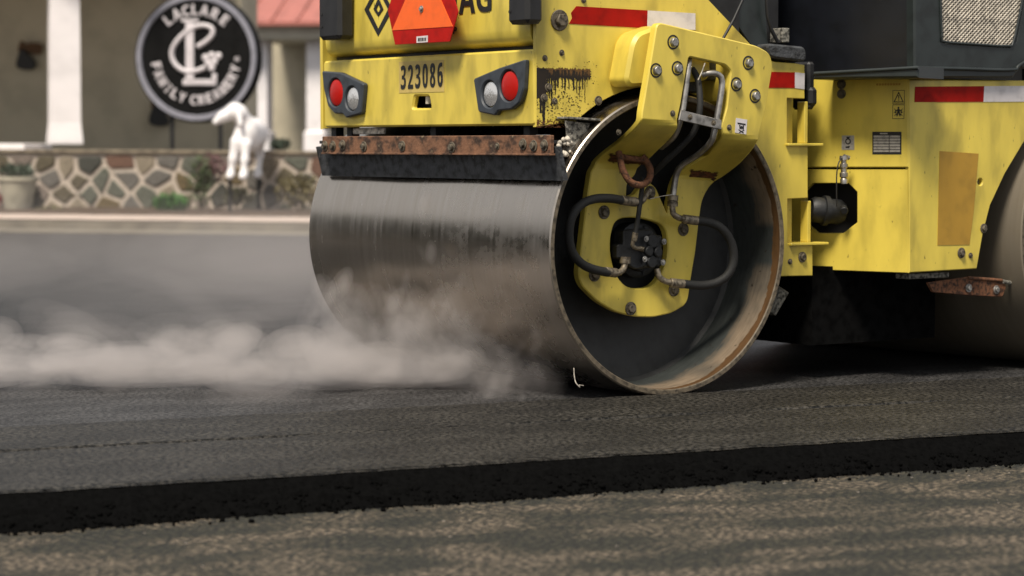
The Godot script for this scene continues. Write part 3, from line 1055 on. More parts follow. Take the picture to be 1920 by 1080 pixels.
	for p in [Vector2(-0.5383, 0.7451), Vector2(-0.4871, 0.7451), Vector2(-0.4264, 0.7477), Vector2(-0.2944, 0.7426), Vector2(-0.0659, 0.7444), Vector2(0.2127, 0.7405), Vector2(0.4526, 0.7446), Vector2(0.5835, 0.75), Vector2(0.6363, 0.7454), Vector2(0.6885, 0.747)]:
		var bb := Shape.new()
		var q: Vector2 = p
		bolt(bb, Vector3(-0.470, q.y, q.x), Vector3(-1, 0, 0), 0.011 if q.x < 0.40 or q.x > 0.55 else 0.007)
		part(bb, "bolt", M.dull_bolt, rb)
	var sup := Shape.new()
	for z in [-0.6, -0.5, 0.0, 0.5]:
		box(sup, Vector3(-0.41, 0.76, z), Vector3(-0.38, 0.83, z + 0.03))
	box(sup, Vector3(-0.45, 0.752, -0.61), Vector3(-0.38, 0.762, 0.65))
	part(sup, "scraper_support", M.black, r)
	var gp := Shape.new()
	box(gp, Vector3(-0.425, 0.783, -0.44), Vector3(-0.415, 0.803, -0.25), 0.002)
	part(gp, "grey_bracket", M.dirty_light, r)
	var cb := Shape.new()
	plate(cb, [Vector2(-0.3716, 0.8184), Vector2(-0.2818, 0.8112), Vector2(-0.3108, 0.7539), Vector2(-0.3396, 0.7045), Vector2(-0.3647, 0.7108), Vector2(-0.3667, 0.7816)], [], 0.006, 0.001, on_z(0.655))
	box(cb, Vector3(-0.412, 0.812, 0.605), Vector3(-0.30, 0.818, 0.675), 0.001, Transform3D(Basis(Vector3(0, 0, 1), -0.05), Vector3(0, -0.008, 0)))
	var cbp := part(cb, "corroded_bracket", M.grey_scale, r)
	var rng := RandomNumberGenerator.new()
	rng.seed = 5
	var clods := Shape.new()
	for i in 22:
		ball(clods, Vector3(rng.randf_range(-0.405, -0.355), rng.randf_range(0.688, 0.765), 0.657), Vector3.ONE * rng.randf_range(0.004, 0.010), 8, 0.6, i)
	part(clods, "dried_clods", M.dirty_light, cbp)
	# -- black cover and rod between hood and joint
	var cov := Shape.new()
	plate(cov, [Vector2(0.2283, 1.2394), Vector2(0.4526, 1.2482), Vector2(0.4649, 1.0998), Vector2(0.472, 1.042), Vector2(0.4149, 1.0357)], [], 0.03, 0.003, on_z(0.58))
	part(cov, "side_cover", M.plastic, r)
	var cov2 := Shape.new()
	box(cov2, Vector3(0.3, 0.93, -0.56), Vector3(0.6, 1.0, 0.56))
	box(cov2, Vector3(0.34, 1.0, -0.5), Vector3(0.58, 1.8, 0.5))
	part(cov2, "joint_cover", M.black, r)
	var rod := Shape.new()
	tube(rod, PackedVector3Array([Vector3(0.3307, 1.2071, 0.628), Vector3(0.2842, 1.1278, 0.628), Vector3(0.2442, 1.0717, 0.628)]), 0.0045, 8)
	part(rod, "rod", M.black, r)
	var rod2 := Shape.new()
	tube(rod2, PackedVector3Array([Vector3(0.4418, 1.2127, 0.6), Vector3(0.4468, 1.1504, 0.6), Vector3(0.4625, 1.1064, 0.6), Vector3(0.4916, 1.066, 0.6)]), 0.006, 8)
	part(rod2, "cable", M.black, r)
	# -- stripes and fasteners on the side plate
	var tp1 := Shape.new()
	plate(tp1, [Vector2(-0.3019, 1.1513), Vector2(-0.0375, 1.1477), Vector2(-0.0393, 1.0948), Vector2(-0.3288, 1.0996), Vector2(-0.3173, 1.1161), Vector2(-0.3212, 1.1314)], [], 0.001, 0.0, on_z(0.6132))
	part(tp1, "red_tape", M.red_tape, frame)
	var tp2 := Shape.new()
	plate(tp2, [Vector2(-0.0375, 1.1477), Vector2(0.1465, 1.145), Vector2(0.1468, 1.0953), Vector2(-0.0393, 1.0948)], [], 0.001, 0.0, on_z(0.6134))
	part(tp2, "white_tape", M.white_tape, frame)
	for b in [[Vector3(-0.3643, 1.1086, 0.612), 0.020], [Vector3(-0.4023, 0.914, 0.612), 0.008], [Vector3(-0.4175, 0.8831, 0.612), 0.008], [Vector3(-0.3793, 0.8743, 0.612), 0.0065], [Vector3(-0.221, 0.8783, 0.612), 0.009], [Vector3(-0.4148, 0.9983, 0.612), 0.006], [Vector3(-0.3545, 1.015, 0.612), 0.006], [Vector3(-0.2756, 1.1701, 0.612), 0.006]]:
		var bs := Shape.new()
		bolt(bs, b[0], Vector3.BACK, b[1])
		part(bs, "bolt", M.dull_bolt, frame)
	# rust and bitumen that has run down the plate
	var stn := Shape.new()
	var q0: Vector2 = Vector2(-0.4444, 0.7984)
	var q1: Vector2 = Vector2(-0.2208, 0.993)
	stn.quad_n(Vector3(q0.x, q0.y, 0.6126), Vector3(q1.x, q0.y, 0.6126), Vector3(q1.x, q1.y, 0.6126), Vector3(q0.x, q1.y, 0.6126), Vector3.BACK, Vector3.BACK, Vector3.BACK, Vector3.BACK, Vector2(0, 1), Vector2(1, 1), Vector2(1, 0), Vector2(0, 0))
	part(stn, "rust_stain", stain_mat(), frame)
	# -- leg plate beside the joint: gussets, pockets, tape
	var back := Shape.new()
	box(back, Vector3(0.50, 0.34, 0.555), Vector3(0.585, 0.99, 0.565))
	part(back, "pocket_back", M.yellow, frame)
	for g in [[Vector3(0.5145, 0.7494, 0.6), Vector3(0.6629, 0.7477, 0.6), 0.0], [Vector3(0.5309, 0.4368, 0.6), Vector3(0.6892, 0.4312, 0.6), 0.0]]:
		var gs := Shape.new()
		box(gs, Vector3(g[0].x, g[0].y - 0.004, 0.50), Vector3(g[1].x, g[0].y + 0.004, 0.625), 0.0015)
		part(gs, "gusset", M.yellow, frame)
		var rib := Shape.new()
		box(rib, Vector3(g[0].x + 0.085, g[0].y + 0.004, 0.57), Vector3(g[0].x + 0.099, g[0].y + 0.135, 0.606), 0.002)
		part(rib, "rib", M.yellow, frame)
	var tp3 := Shape.new()
	plate(tp3, [Vector2(0.4299, 0.9743), Vector2(0.5503, 0.9748), Vector2(0.5508, 0.9258), Vector2(0.4194, 0.9248)], [], 0.001, 0.0, on_z(0.6132))
	part(tp3, "red_tape", M.red_tape, frame)
	var tp4 := Shape.new()
	plate(tp4, [Vector2(0.5503, 0.9748), Vector2(0.5917, 0.9723), Vector2(0.5911, 0.9222), Vector2(0.5508, 0.9258)], [], 0.001, 0.0, on_z(0.6134))
	part(tp4, "white_tape", M.white_tape, frame)
	for b in [[Vector3(0.5878, 0.3955, 0.612), 0.011], [Vector3(0.5363, 0.3826, 0.612), 0.006]]:
		var bs := Shape.new()
		bolt(bs, b[0], Vector3.BACK, b[1])
		part(bs, "bolt", M.dull_bolt, frame)
	# rubber stop on top of the leg
	var cap := Shape.new()
	plate(cap, rounded([Vector2(0.4167, 1.0614), Vector2(0.5825, 1.0539), Vector2(0.5875, 1.0075), Vector2(0.5272, 1.0112), Vector2(0.4302, 1.0174)], 0.02), [], 0.16, 0.006, on_z(0.63))
	part(cap, "rubber_stop", M.rubber, r)
	var post := Shape.new()
	box(post, Vector3(0.545, 1.07, 0.50), Vector3(0.575, 1.115, 0.56), 0.002)
	part(post, "bracket", M.grey_scale, r)
	var blk := Shape.new()
	box(blk, Vector3(0.62, 0.86, 0.52), Vector3(0.65, 1.01, 0.60), 0.008)
	box(blk, Vector3(0.62, 0.87, 0.55), Vector3(0.655, 0.93, 0.61), 0.01)
	part(blk, "rubber_buffer", M.black, r)
	roller_arm(r)
	roller_front(r)

func stain_mat() -> StandardMaterial3D:
	var w := 464
	var h := 496
	var im := Image.create(w, h, false, Image.FORMAT_RGBA8)
	var a := FastNoiseLite.new()
	a.seed = 21
	a.frequency = 0.02
	a.fractal_octaves = 4
	var rng := RandomNumberGenerator.new()
	rng.seed = 4
	var drips := []   # [x, half width, top, length] in quarter pixels of the photograph's scale
	for q in [[14, 10, 60, 180], [30, 12, 60, 330], [52, 14, 60, 420], [78, 7, 70, 160], [95, 6, 90, 190], [112, 6, 110, 230], [128, 5, 70, 150], [140, 6, 80, 170], [158, 9, 70, 130], [190, 4, 70, 140], [212, 8, 70, 150], [240, 5, 70, 140], [275, 8, 70, 150], [300, 4, 80, 160], [320, 3, 80, 190], [345, 6, 70, 140], [362, 3, 80, 230], [378, 3, 70, 120]]:
		drips.append(q)
	for y in h:
		for x in w:
			var n := a.get_noise_2d(x, y)
			var n2 := a.get_noise_2d(x * 4.0 + 300.0, y * 4.0)
			var alpha := 0.0
			var c := Color(0.020, 0.010, 0.005)
			var top := 58.0 + 16.0 * a.get_noise_2d(x * 2.5, 5.0)
			if x < 405.0 + 18.0 * n2 and y > top and y < 138.0 + 40.0 * a.get_noise_2d(x * 3.0, 90.0):
				alpha = 1.0
				c = Color(0.115, 0.055, 0.013).lerp(Color(0.010, 0.005, 0.003), clampf((y - top - 34.0) / 22.0 + n2 * 0.8, 0.0, 1.0))
			for d in drips:
				var wob := 4.0 * a.get_noise_2d(y * 1.0, d[0] * 9.0)
				var k: float = (y - d[2]) / float(d[3])
				if k > 0.0 and k < 1.0 and absf(x - d[0] - wob) < d[1] * (1.35 - 0.75 * k) + 3.0 * n2:
					alpha = 1.0
					c = Color(0.010, 0.006, 0.003)
			if x < 78 + 26.0 * n2 and y > 80 and y < 300 + 60.0 * n:
				alpha = 1.0
				c = Color(0.014, 0.008, 0.004)
			# spatter and scuffs
			var sp := a.get_noise_2d(x * 2.1, y * 2.6 + 700.0) + 0.35 * a.get_noise_2d(x * 0.6, y * 0.6 + 300.0)
			var lim := 0.33 if y > 180 and x < 340 else 0.56
			if sp > lim:
				alpha = maxf(alpha, 0.9)
			if y > 440 and x < 280 and sp > -0.02:
				alpha = maxf(alpha, 0.75)
				c = Color(0.13, 0.05, 0.016)
			var c8 := Color(clampf(c.r * (1.0 + 0.5 * n2), 0, 1), clampf(c.g * (1.0 + 0.5 * n2), 0, 1), clampf(c.b, 0, 1)).linear_to_srgb()
			c8.a = alpha
			im.set_pixel(x, y, c8)
	var m := mat(Color.WHITE, 0.7)
	m.albedo_texture = ImageTexture.create_from_image(im)
	m.transparency = BaseMaterial3D.TRANSPARENCY_ALPHA
	m.texture_repeat = false
	return m

func rust_patch_mat() -> StandardMaterial3D:
	var w := 128
	var im := Image.create(w, w, false, Image.FORMAT_RGBA8)
	var a := FastNoiseLite.new()
	a.seed = 33
	a.frequency = 0.035
	a.fractal_octaves = 4
	for y in w:
		for x in w:
			var e := minf(minf(x, w - 1 - x) / 26.0, minf(y, w - 1 - y) / 40.0)
			var n := a.get_noise_2d(x, y)
			var c := Color(0.16, 0.05, 0.015).lerp(Color(0.05, 0.02, 0.008), clampf(0.5 + n * 1.6, 0.0, 1.0)).linear_to_srgb()
			c.a = clampf((e - 0.28 + n * 0.45) * 4.0, 0.0, 0.95)
			im.set_pixel(x, y, c)
	var m := mat(Color.WHITE, 0.8)
	m.albedo_texture = ImageTexture.create_from_image(im)
	m.transparency = BaseMaterial3D.TRANSPARENCY_ALPHA
	m.texture_repeat = false
	return m

func roller_arm(r: Node3D) -> void:
	var arm := Shape.new()
	var edge := rounded([Vector2(-0.1112, 1.1057), Vector2(0.275, 1.0456), Vector2(0.3262, 1.0244), Vector2(0.3394, 0.9893), Vector2(0.3107, 0.8555), Vector2(0.2795, 0.7638), Vector2(0.2948, 0.7283), Vector2(0.3198, 0.6838), Vector2(0.3183, 0.6487), Vector2(0.2768, 0.6208), Vector2(0.2471, 0.5782), Vector2(0.2367, 0.524), Vector2(0.2224, 0.4222), Vector2(0.2017, 0.3238), Vector2(0.1935, 0.2747), Vector2(0.1809, 0.2554), Vector2(0.1281, 0.2328), Vector2(0.055, 0.2228), Vector2(-0.0175, 0.2276), Vector2(-0.0891, 0.2451), Vector2(-0.1599, 0.2801), Vector2(-0.2199, 0.3302), Vector2(-0.2319, 0.3657), Vector2(-0.226, 0.4021), Vector2(-0.2104, 0.513), Vector2(-0.1967, 0.6002), Vector2(-0.1829, 0.6715), Vector2(-0.165, 0.6905), Vector2(-0.1584, 0.7493), Vector2(-0.1669, 0.8005), Vector2(-0.1674, 0.8358), Vector2(-0.148, 0.9257), Vector2(-0.1267, 1.028)], 0.02, 4)
	var win := rounded([Vector2(0.0098, 1.0078), Vector2(0.1495, 0.9871), Vector2(0.1725, 0.9686), Vector2(0.1567, 0.8605), Vector2(0.1343, 0.8001), Vector2(0.1519, 0.7493), Vector2(0.1733, 0.7155), Vector2(0.1611, 0.6877), Vector2(0.1499, 0.6597), Vector2(0.1323, 0.6288), Vector2(0.1138, 0.5654), Vector2(0.1097, 0.5361), Vector2(0.0655, 0.6164), Vector2(0.0426, 0.6329), Vector2(0.0035, 0.6203), Vector2(-0.0149, 0.5995), Vector2(-0.0496, 0.5887), Vector2(-0.0477, 0.6305), Vector2(-0.0151, 0.6592), Vector2(0.0028, 0.7077), Vector2(-0.0186, 0.7698), Vector2(-0.0336, 0.8165), Vector2(-0.0198, 0.8682)], 0.008, 3)
	var hole := spline2([Vector2(-0.11, 0.4308), Vector2(-0.1041, 0.4917), Vector2(-0.0799, 0.5233), Vector2(-0.0187, 0.5286), Vector2(0.0473, 0.5177), Vector2(0.0932, 0.5005), Vector2(0.1101, 0.4578), Vector2(0.1084, 0.4006), Vector2(0.0856, 0.3523), Vector2(0.0483, 0.3193), Vector2(-0.0055, 0.3131), Vector2(-0.0547, 0.3245), Vector2(-0.0915, 0.366)], 4)
	var cuts := []
	for i in 26:
		cuts.append(0.60 + i * 0.011)
	plate(arm, edge, [win, hole], 0.028, 0.0035, func(u: float, v: float, w: float) -> Vector3: return Vector3(u, v, arm_z(u, v) + w), cuts, 0.012)
	var A := part(arm, "drum_arm", M.yellow, r, "bent yellow arm with bolts that carries the drum")
	part(mirrored(arm), "drum_arm", M.yellow, r)
	# block that joins the arm to the side plate
	var blk := Shape.new()
	plate(blk, rounded([Vector2(-0.1408, 1.0748), Vector2(-0.047, 1.104), Vector2(0.1374, 1.0618), Vector2(0.1382, 0.9424), Vector2(-0.0662, 0.9235), Vector2(-0.1699, 0.9173), Vector2(-0.1877, 0.9372), Vector2(-0.1625, 1.0463)], 0.03), [], 0.09, 0.010, on_z(0.70))
	part(blk, "arm_block", M.yellow, A)
	var bore := Shape.new()
	box(bore, Vector3(0.185, 0.87, 0.60), Vector3(0.30, 1.03, 0.722), 0.01)
	part(bore, "arm_block", M.yellow, A)
	# recessed bolts
	for p in [Vector3(-0.051, 1.0485, 0.75), Vector3(-0.1145, 0.9649, 0.75), Vector3(-0.0345, 0.9726, 0.75), Vector3(0.2394, 0.9937, 0.75), Vector3(0.1927, 0.9292, 0.75), Vector3(0.2667, 0.8951, 0.75)]:
		var rg := Shape.new()
		lathe(rg, PackedVector2Array([Vector2(0.0225, -0.004), Vector2(0.0215, 0.0012), Vector2(0.017, 0.0012), Vector2(0.016, -0.004)]), p, Vector3.BACK, 24)
		part(rg, "bolt_ring", M.black, A)
		var bs := Shape.new()
		bolt(bs, p - Vector3(0, 0, 0.001), Vector3.BACK, 0.0135, false)
		part(bs, "bolt", M.bolt, A)
	for p in [Vector3(-0.0519, 0.8406, 0.75), Vector3(0.1655, 0.8002, 0.75), Vector3(-0.201, 0.785, 0.685)]:
		var bs := Shape.new()
		bolt(bs, p, Vector3.BACK, 0.006)
		part(bs, "bolt", M.dull_bolt, A)
	for p in [Vector3(-0.1365, 0.5467, 0.53), Vector3(0.1702, 0.4892, 0.53), Vector3(-0.034, 0.2534, 0.53), Vector3(0.0386, 0.6038, 0.53), Vector3(-0.1721, 0.3606, 0.53), Vector3(0.1341, 0.3048, 0.53)]:
		var rg := Shape.new()
		lathe(rg, PackedVector2Array([Vector2(0.021, -0.003), Vector2(0.020, 0.001), Vector2(0.0, 0.001)]), p, Vector3.BACK, 20)
		part(rg, "bolt_ring", M.black, A)
		var bs := Shape.new()
		bolt(bs, p, Vector3.BACK, 0.0135, true)
		part(bs, "bolt", M.dull_bolt, A)
	# dark valve behind the top of the window
	var dv := Shape.new()
	plate(dv, rounded([Vector2(0.0633, 1.0211), Vector2(0.2049, 1.0051), Vector2(0.2011, 0.944), Vector2(0.1341, 0.9397), Vector2(0.1219, 0.9028), Vector2(0.0763, 0.907)], 0.006), [], 0.04, 0.004, on_z(0.665))
	part(dv, "hose_clamp", M.motor, A)
	# strap over the pipes
	var sp := Shape.new()
	plate(sp, [Vector2(-0.0285, 0.8508), Vector2(0.127, 0.8221), Vector2(0.1262, 0.7936), Vector2(-0.0374, 0.8211)], [], 0.006, 0.0015, on_z(0.762))
	var strap := part(sp, "pipe_strap", M.steel, A)
	for p in [Vector3(0.005, 0.83, 0.762), Vector3(0.0951, 0.8132, 0.762)]:
		var bs := Shape.new()
		bolt(bs, p, Vector3.BACK, 0.0055)
		part(bs, "bolt", M.dull_bolt, strap)
	var lb := Shape.new()
	plate(lb, [Vector2(0.1917, 0.829), Vector2(0.2359, 0.8237), Vector2(0.2321, 0.7797), Vector2(0.1879, 0.7852)], [], 0.0008, 0.0, on_z(0.7512))
	var lbl := part(lb, "lifting_label", M.white_tape, A)
	var pic := Shape.new()
	for q in [[Vector2(0.1975, 0.8155), Vector2(0.2291, 0.8116), Vector2(0.2291, 0.8069), Vector2(0.1976, 0.8107)], [Vector2(0.2039, 0.8083), Vector2(0.2081, 0.8083), Vector2(0.2092, 0.7956), Vector2(0.205, 0.7972)], [Vector2(0.2186, 0.8068), Vector2(0.2228, 0.8068), Vector2(0.2219, 0.794), Vector2(0.2177, 0.794)], [Vector2(0.1998, 0.794), Vector2(0.204, 0.7948), Vector2(0.223, 0.7845), Vector2(0.2188, 0.7829)], [Vector2(0.2208, 0.7932), Vector2(0.225, 0.7917), Vector2(0.2062, 0.7844), Vector2(0.202, 0.786)]]:
		plate(pic, q, [], 0.0006, 0.0, on_z(0.7518))
	plate(pic, circle2(Vector2(Vector2(0.2134, 0.8004).x, Vector2(0.2134, 0.8004).y), 0.005, 10), [], 0.0006, 0.0, on_z(0.7519))
	part(pic, "pictogram", M.ink, lbl)
	# rust along the folds
	for q in [[Vector2(-0.1611, 0.7288), Vector2(-0.0031, 0.7157), Vector2(0.0279, 0.6832), Vector2(-0.1365, 0.6952)], [Vector2(0.1651, 0.6794), Vector2(0.2895, 0.6656), Vector2(0.3047, 0.6321), Vector2(0.1892, 0.643)]]:
		var rp := Shape.new()
		var n := 6
		var at := func(i: int, j: int) -> Vector3:
			var a: Vector2 = q[0].lerp(q[1], float(i) / n)
			var b: Vector2 = q[3].lerp(q[2], float(i) / n)
			var c := a.lerp(b, float(j) / n)
			return Vector3(c.x, c.y, arm_z(c.x, c.y) + 0.0008) + Vector3(0, -0.0015, 0)
		for i in n:
			for j in n:
				var nn := ((at.call(i + 1, j) - at.call(i, j)) as Vector3).cross(at.call(i, j + 1) - at.call(i, j)).normalized()
				if nn.z < 0.0:
					nn = -nn
				rp.quad_n(at.call(i, j), at.call(i + 1, j), at.call(i + 1, j + 1), at.call(i, j + 1), nn, nn, nn, nn, Vector2(i, j) / n, Vector2(i + 1, j) / n, Vector2(i + 1, j + 1) / n, Vector2(i, j + 1) / n)
		part(rp, "rust_patch", rust_patch_mat(), A)
	# rusty towing ring
	var ring := Shape.new()
	tube(ring, curve([Vector3(-0.1349, 0.7256, 0.6), Vector3(-0.1404, 0.7036, 0.615), Vector3(-0.142, 0.6737, 0.63), Vector3(-0.1217, 0.639, 0.64), Vector3(-0.0815, 0.6292, 0.64), Vector3(-0.0472, 0.6462, 0.635), Vector3(-0.0314, 0.6746, 0.62), Vector3(-0.0298, 0.6983, 0.6), Vector3(-0.0382, 0.7142, 0.59)], 0.008), 0.0105, 10)
	tube(ring, curve([Vector3(-0.137, 0.7177, 0.595), Vector3(-0.0947, 0.7081, 0.6), Vector3(-0.034, 0.7031, 0.595)], 0.01), 0.009, 8)
	part(ring, "lashing_ring", M.rust, A)
	# pipes and hoses
	var p1 := Shape.new()
	tube(p1, curve([Vector3(0.0531, 1.0009, 0.7), Vector3(0.0202, 0.9834, 0.735), Vector3(-0.0076, 0.8606, 0.745), Vector3(-0.0174, 0.8136, 0.74), Vector3(-0.0068, 0.773, 0.7), Vector3(0.0112, 0.7413, 0.62)]), 0.0095, 10)
	part(p1, "steel_pipe", M.steel, A)
	var p2 := Shape.new()
	tube(p2, curve([Vector3(0.084, 0.9567, 0.72), Vector3(0.1044, 0.9614, 0.735), Vector3(0.1295, 0.9569, 0.742), Vector3(0.1417, 0.9365, 0.745), Vector3(0.1292, 0.8698, 0.748), Vector3(0.1137, 0.7905, 0.745), Vector3(0.1121, 0.7572, 0.73), Vector3(0.1231, 0.7205, 0.66), Vector3(0.1083, 0.6881, 0.6), Vector3(0.1039, 0.6621, 0.58), Vector3(0.0998, 0.6297, 0.575), Vector3(0.0938, 0.5958, 0.575)]), 0.0095, 12)
	part(p2, "steel_pipe", M.steel, A)
	var n1 := Shape.new()
	var na: Vector3 = Vector3(0.0938, 0.5958, 0.575)
	var nb: Vector3 = Vector3(0.0919, 0.5634, 0.575)
	lathe(n1, PackedVector2Array([Vector2(0.0, 0.0), Vector2(0.0165, 0.0), Vector2(0.0165, 0.016), Vector2(0.013, 0.017), Vector2(0.0165, 0.019), Vector2(0.0165, 0.034), Vector2(0.0, 0.034)]), na, nb - na, 6)
	tube(n1, curve([Vector3(0.0919, 0.5634, 0.575), Vector3(0.0925, 0.5408, 0.577), Vector3(0.1109, 0.5276, 0.58), Vector3(0.1344, 0.5223, 0.582)]), 0.0095, 10)
	var f1: Vector3 = Vector3(0.1282, 0.5232, 0.582)
	var f2: Vector3 = Vector3(0.1796, 0.5167, 0.586)
	cyl(n1, f1, f2, 0.0145, -1.0, 14, 0.002)
	part(n1, "hose_fitting", M.fitting, A)
	var h1 := Shape.new()
	tube(h1, curve([Vector3(0.1754, 0.5176, 0.586), Vector3(0.2166, 0.5115, 0.6), Vector3(0.2531, 0.4932, 0.615), Vector3(0.2855, 0.4534, 0.62), Vector3(0.2988, 0.4021, 0.62), Vector3(0.2841, 0.3547, 0.615), Vector3(0.2499, 0.3272, 0.6), Vector3(0.1986, 0.3184, 0.585), Vector3(0.133, 0.3251, 0.575)]), 0.0135, 12)
	part(h1, "hose", M.hose, A)
	var n2 := Shape.new()
	cyl(n2, Vector3(0.1372, 0.3241, 0.575), Vector3(0.0889, 0.3296, 0.57), 0.0145, -1.0, 14, 0.002)
	tube(n2, curve([Vector3(0.0951, 0.3294, 0.57), Vector3(0.072, 0.3348, 0.565), Vector3(0.0532, 0.3482, 0.56), Vector3(0.0488, 0.3725, 0.555)]), 0.0095, 10)
	part(n2, "hose_fitting", M.fitting, A)
	var n3 := Shape.new()
	tube(n3, curve([Vector3(0.0067, 0.6128, 0.57), Vector3(-0.0136, 0.5939, 0.575), Vector3(-0.0318, 0.5782, 0.58), Vector3(-0.0561, 0.577, 0.585)]), 0.009, 10)
	cyl(n3, Vector3(-0.0561, 0.577, 0.585), Vector3(-0.1186, 0.5844, 0.59), 0.0145, -1.0, 14, 0.002)
	part(n3, "hose_fitting", M.fitting, A)
	var h2 := Shape.new()
	tube(h2, curve([Vector3(-0.1146, 0.5835, 0.59), Vector3(-0.1644, 0.5899, 0.6), Vector3(-0.2315, 0.5894, 0.61), Vector3(-0.2862, 0.5731, 0.615), Vector3(-0.3192, 0.5362, 0.615), Vector3(-0.3251, 0.4863, 0.61), Vector3(-0.3116, 0.4389, 0.605), Vector3(-0.2765, 0.4032, 0.6), Vector3(-0.2256, 0.3824, 0.59), Vector3(-0.1583, 0.3688, 0.58)]), 0.0135, 12)
	part(h2, "hose", M.hose, A)
	var n4 := Shape.new()
	cyl(n4, Vector3(-0.1703, 0.3723, 0.58), Vector3(-0.1243, 0.3659, 0.575), 0.0145, -1.0, 14, 0.002)
	tube(n4, curve([Vector3(-0.1303, 0.3661, 0.575), Vector3(-0.1043, 0.3682, 0.57), Vector3(-0.0863, 0.3803, 0.565), Vector3(-0.0784, 0.3958, 0.56)]), 0.0095, 10)
	var nc: Vector3 = Vector3(-0.0784, 0.3926, 0.56)
	var nd: Vector3 = Vector3(-0.0774, 0.4119, 0.56)
	lathe(n4, PackedVector2Array([Vector2(0.0, 0.0), Vector2(0.0165, 0.0), Vector2(0.0165, 0.02), Vector2(0.0, 0.02)]), nc, nd - nc, 6)
	part(n4, "hose_fitting", M.fitting, A)
	var h3 := Shape.new()
	tube(h3, curve([Vector3(0.0676, 0.9859, 0.68), Vector3(0.0697, 0.9567, 0.71), Vector3(0.0698, 0.9169, 0.725), Vector3(0.064, 0.8535, 0.735), Vector3(0.0583, 0.7936, 0.72), Vector3(0.0444, 0.7477, 0.68), Vector3(0.0238, 0.703, 0.63), Vector3(0.0147, 0.661, 0.57)]), 0.0095, 10)
	part(h3, "hose", M.hose, A)
	var h4 := Shape.new()
	tube(h4, curve([Vector3(-0.0418, 0.6505, 0.6), Vector3(-0.0457, 0.6203, 0.6), Vector3(-0.0477, 0.5851, 0.595), Vector3(-0.0537, 0.5276, 0.59), Vector3(-0.0597, 0.4796, 0.585)]), 0.0075, 8)
	part(h4, "drain_tube", M.hose, A)
	var n5 := Shape.new()
	cyl(n5, Vector3(-0.0587, 0.486, 0.585), Vector3(-0.0598, 0.4602, 0.58), 0.009, -1.0, 12, 0.001)
	tube(n5, curve([Vector3(-0.0618, 0.4635, 0.58), Vector3(-0.0642, 0.4474, 0.578), Vector3(-0.0496, 0.439, 0.575), Vector3(-0.0232, 0.4365, 0.57)]), 0.0065, 8)
	part(n5, "hose_fitting", M.fitting, A)
	var wr := Shape.new()
	tube(wr, PackedVector3Array([Vector3(-0.015, 0.5864, 0.6), Vector3(0.024, 0.594, 0.605), Vector3(0.0672, 0.5981, 0.6)]), 0.0014, 6)
	part(wr, "wire", M.dirty_light, A)
	var wr2 := Shape.new()
	tube(wr2, curve([Vector3(0.0752, 0.9905, 0.745), Vector3(0.0673, 0.9638, 0.74), Vector3(0.0573, 0.9401, 0.735)]), 0.002, 6)
	part(wr2, "wire", M.dirty_light, A)
	# hydraulic motor in the hole
	var mo := Shape.new()
	var c0: Vector3 = Vector3(0.0206, 0.4285, 0.47)
	lathe(mo, PackedVector2Array([Vector2(0.085, -0.02), Vector2(0.085, 0.03), Vector2(0.078, 0.034), Vector2(0.066, 0.034), Vector2(0.062, 0.05), Vector2(0.0, 0.05)]), c0, Vector3.BACK, 32)
	plate(mo, rounded([Vector2(-0.0789, 0.4919), Vector2(0.0275, 0.4929), Vector2(0.0441, 0.4682), Vector2(0.0487, 0.379), Vector2(-0.0377, 0.3735), Vector2(-0.0826, 0.399)], 0.01), [], 0.05, 0.004, on_z(0.555))
	var motor := part(mo, "hydraulic_motor", M.motor, r)
	var gear := Shape.new()
	for q in [[Vector3(0.0239, 0.4579, 0.57), 0.022], [Vector3(0.0073, 0.4278, 0.573), 0.0155], [Vector3(0.0423, 0.4236, 0.573), 0.0155], [Vector3(0.0201, 0.395, 0.57), 0.019]]:
		cyl(gear, q[0] - Vector3(0, 0, 0.05), q[0], q[1], -1.0, 20, 0.003)
	box(gear, Vector3(Vector3(-0.0092, 0.4778, 0.565).x, Vector3(-0.0088, 0.3779, 0.565).y, 0.53), Vector3(Vector3(0.0651, 0.4762, 0.565).x, Vector3(-0.0092, 0.4746, 0.565).y, 0.562), 0.006)
	part(gear, "gear_pump", M.motor, motor)
	for p in [Vector3(-0.0017, 0.4648, 0.566), Vector3(0.0665, 0.4551, 0.566), Vector3(-0.0076, 0.4037, 0.566), Vector3(0.0626, 0.392, 0.566)]:
		var bs := Shape.new()
		bolt(bs, p, Vector3.BACK, 0.006)
		part(bs, "bolt", M.bolt, motor)
	var vb := Shape.new()
	box(vb, Vector3(Vector3(-0.1028, 0.4318, 0.56).x, Vector3(-0.1027, 0.4062, 0.56).y, 0.52), Vector3(Vector3(-0.05, 0.4304, 0.56).x, Vector3(-0.1029, 0.451, 0.56).y, 0.556), 0.006)
	part(vb, "valve_block", M.motor, motor)
	var vn := Shape.new()
	cyl(vn, Vector3(-0.0175, 0.4358, 0.555), Vector3(-0.009, 0.4327, 0.565), 0.009, -1.0, 6, 0.001)
	part(vn, "union_nut", M.fitting, motor)
	for i in 7:
		var bs := Shape.new()
		var a := 0.4 + i * 0.9
		bolt(bs, c0 + Vector3(cos(a) * 0.073, sin(a) * 0.073, 0.033), Vector3.BACK, 0.0055)
		part(bs, "bolt", M.motor, motor)

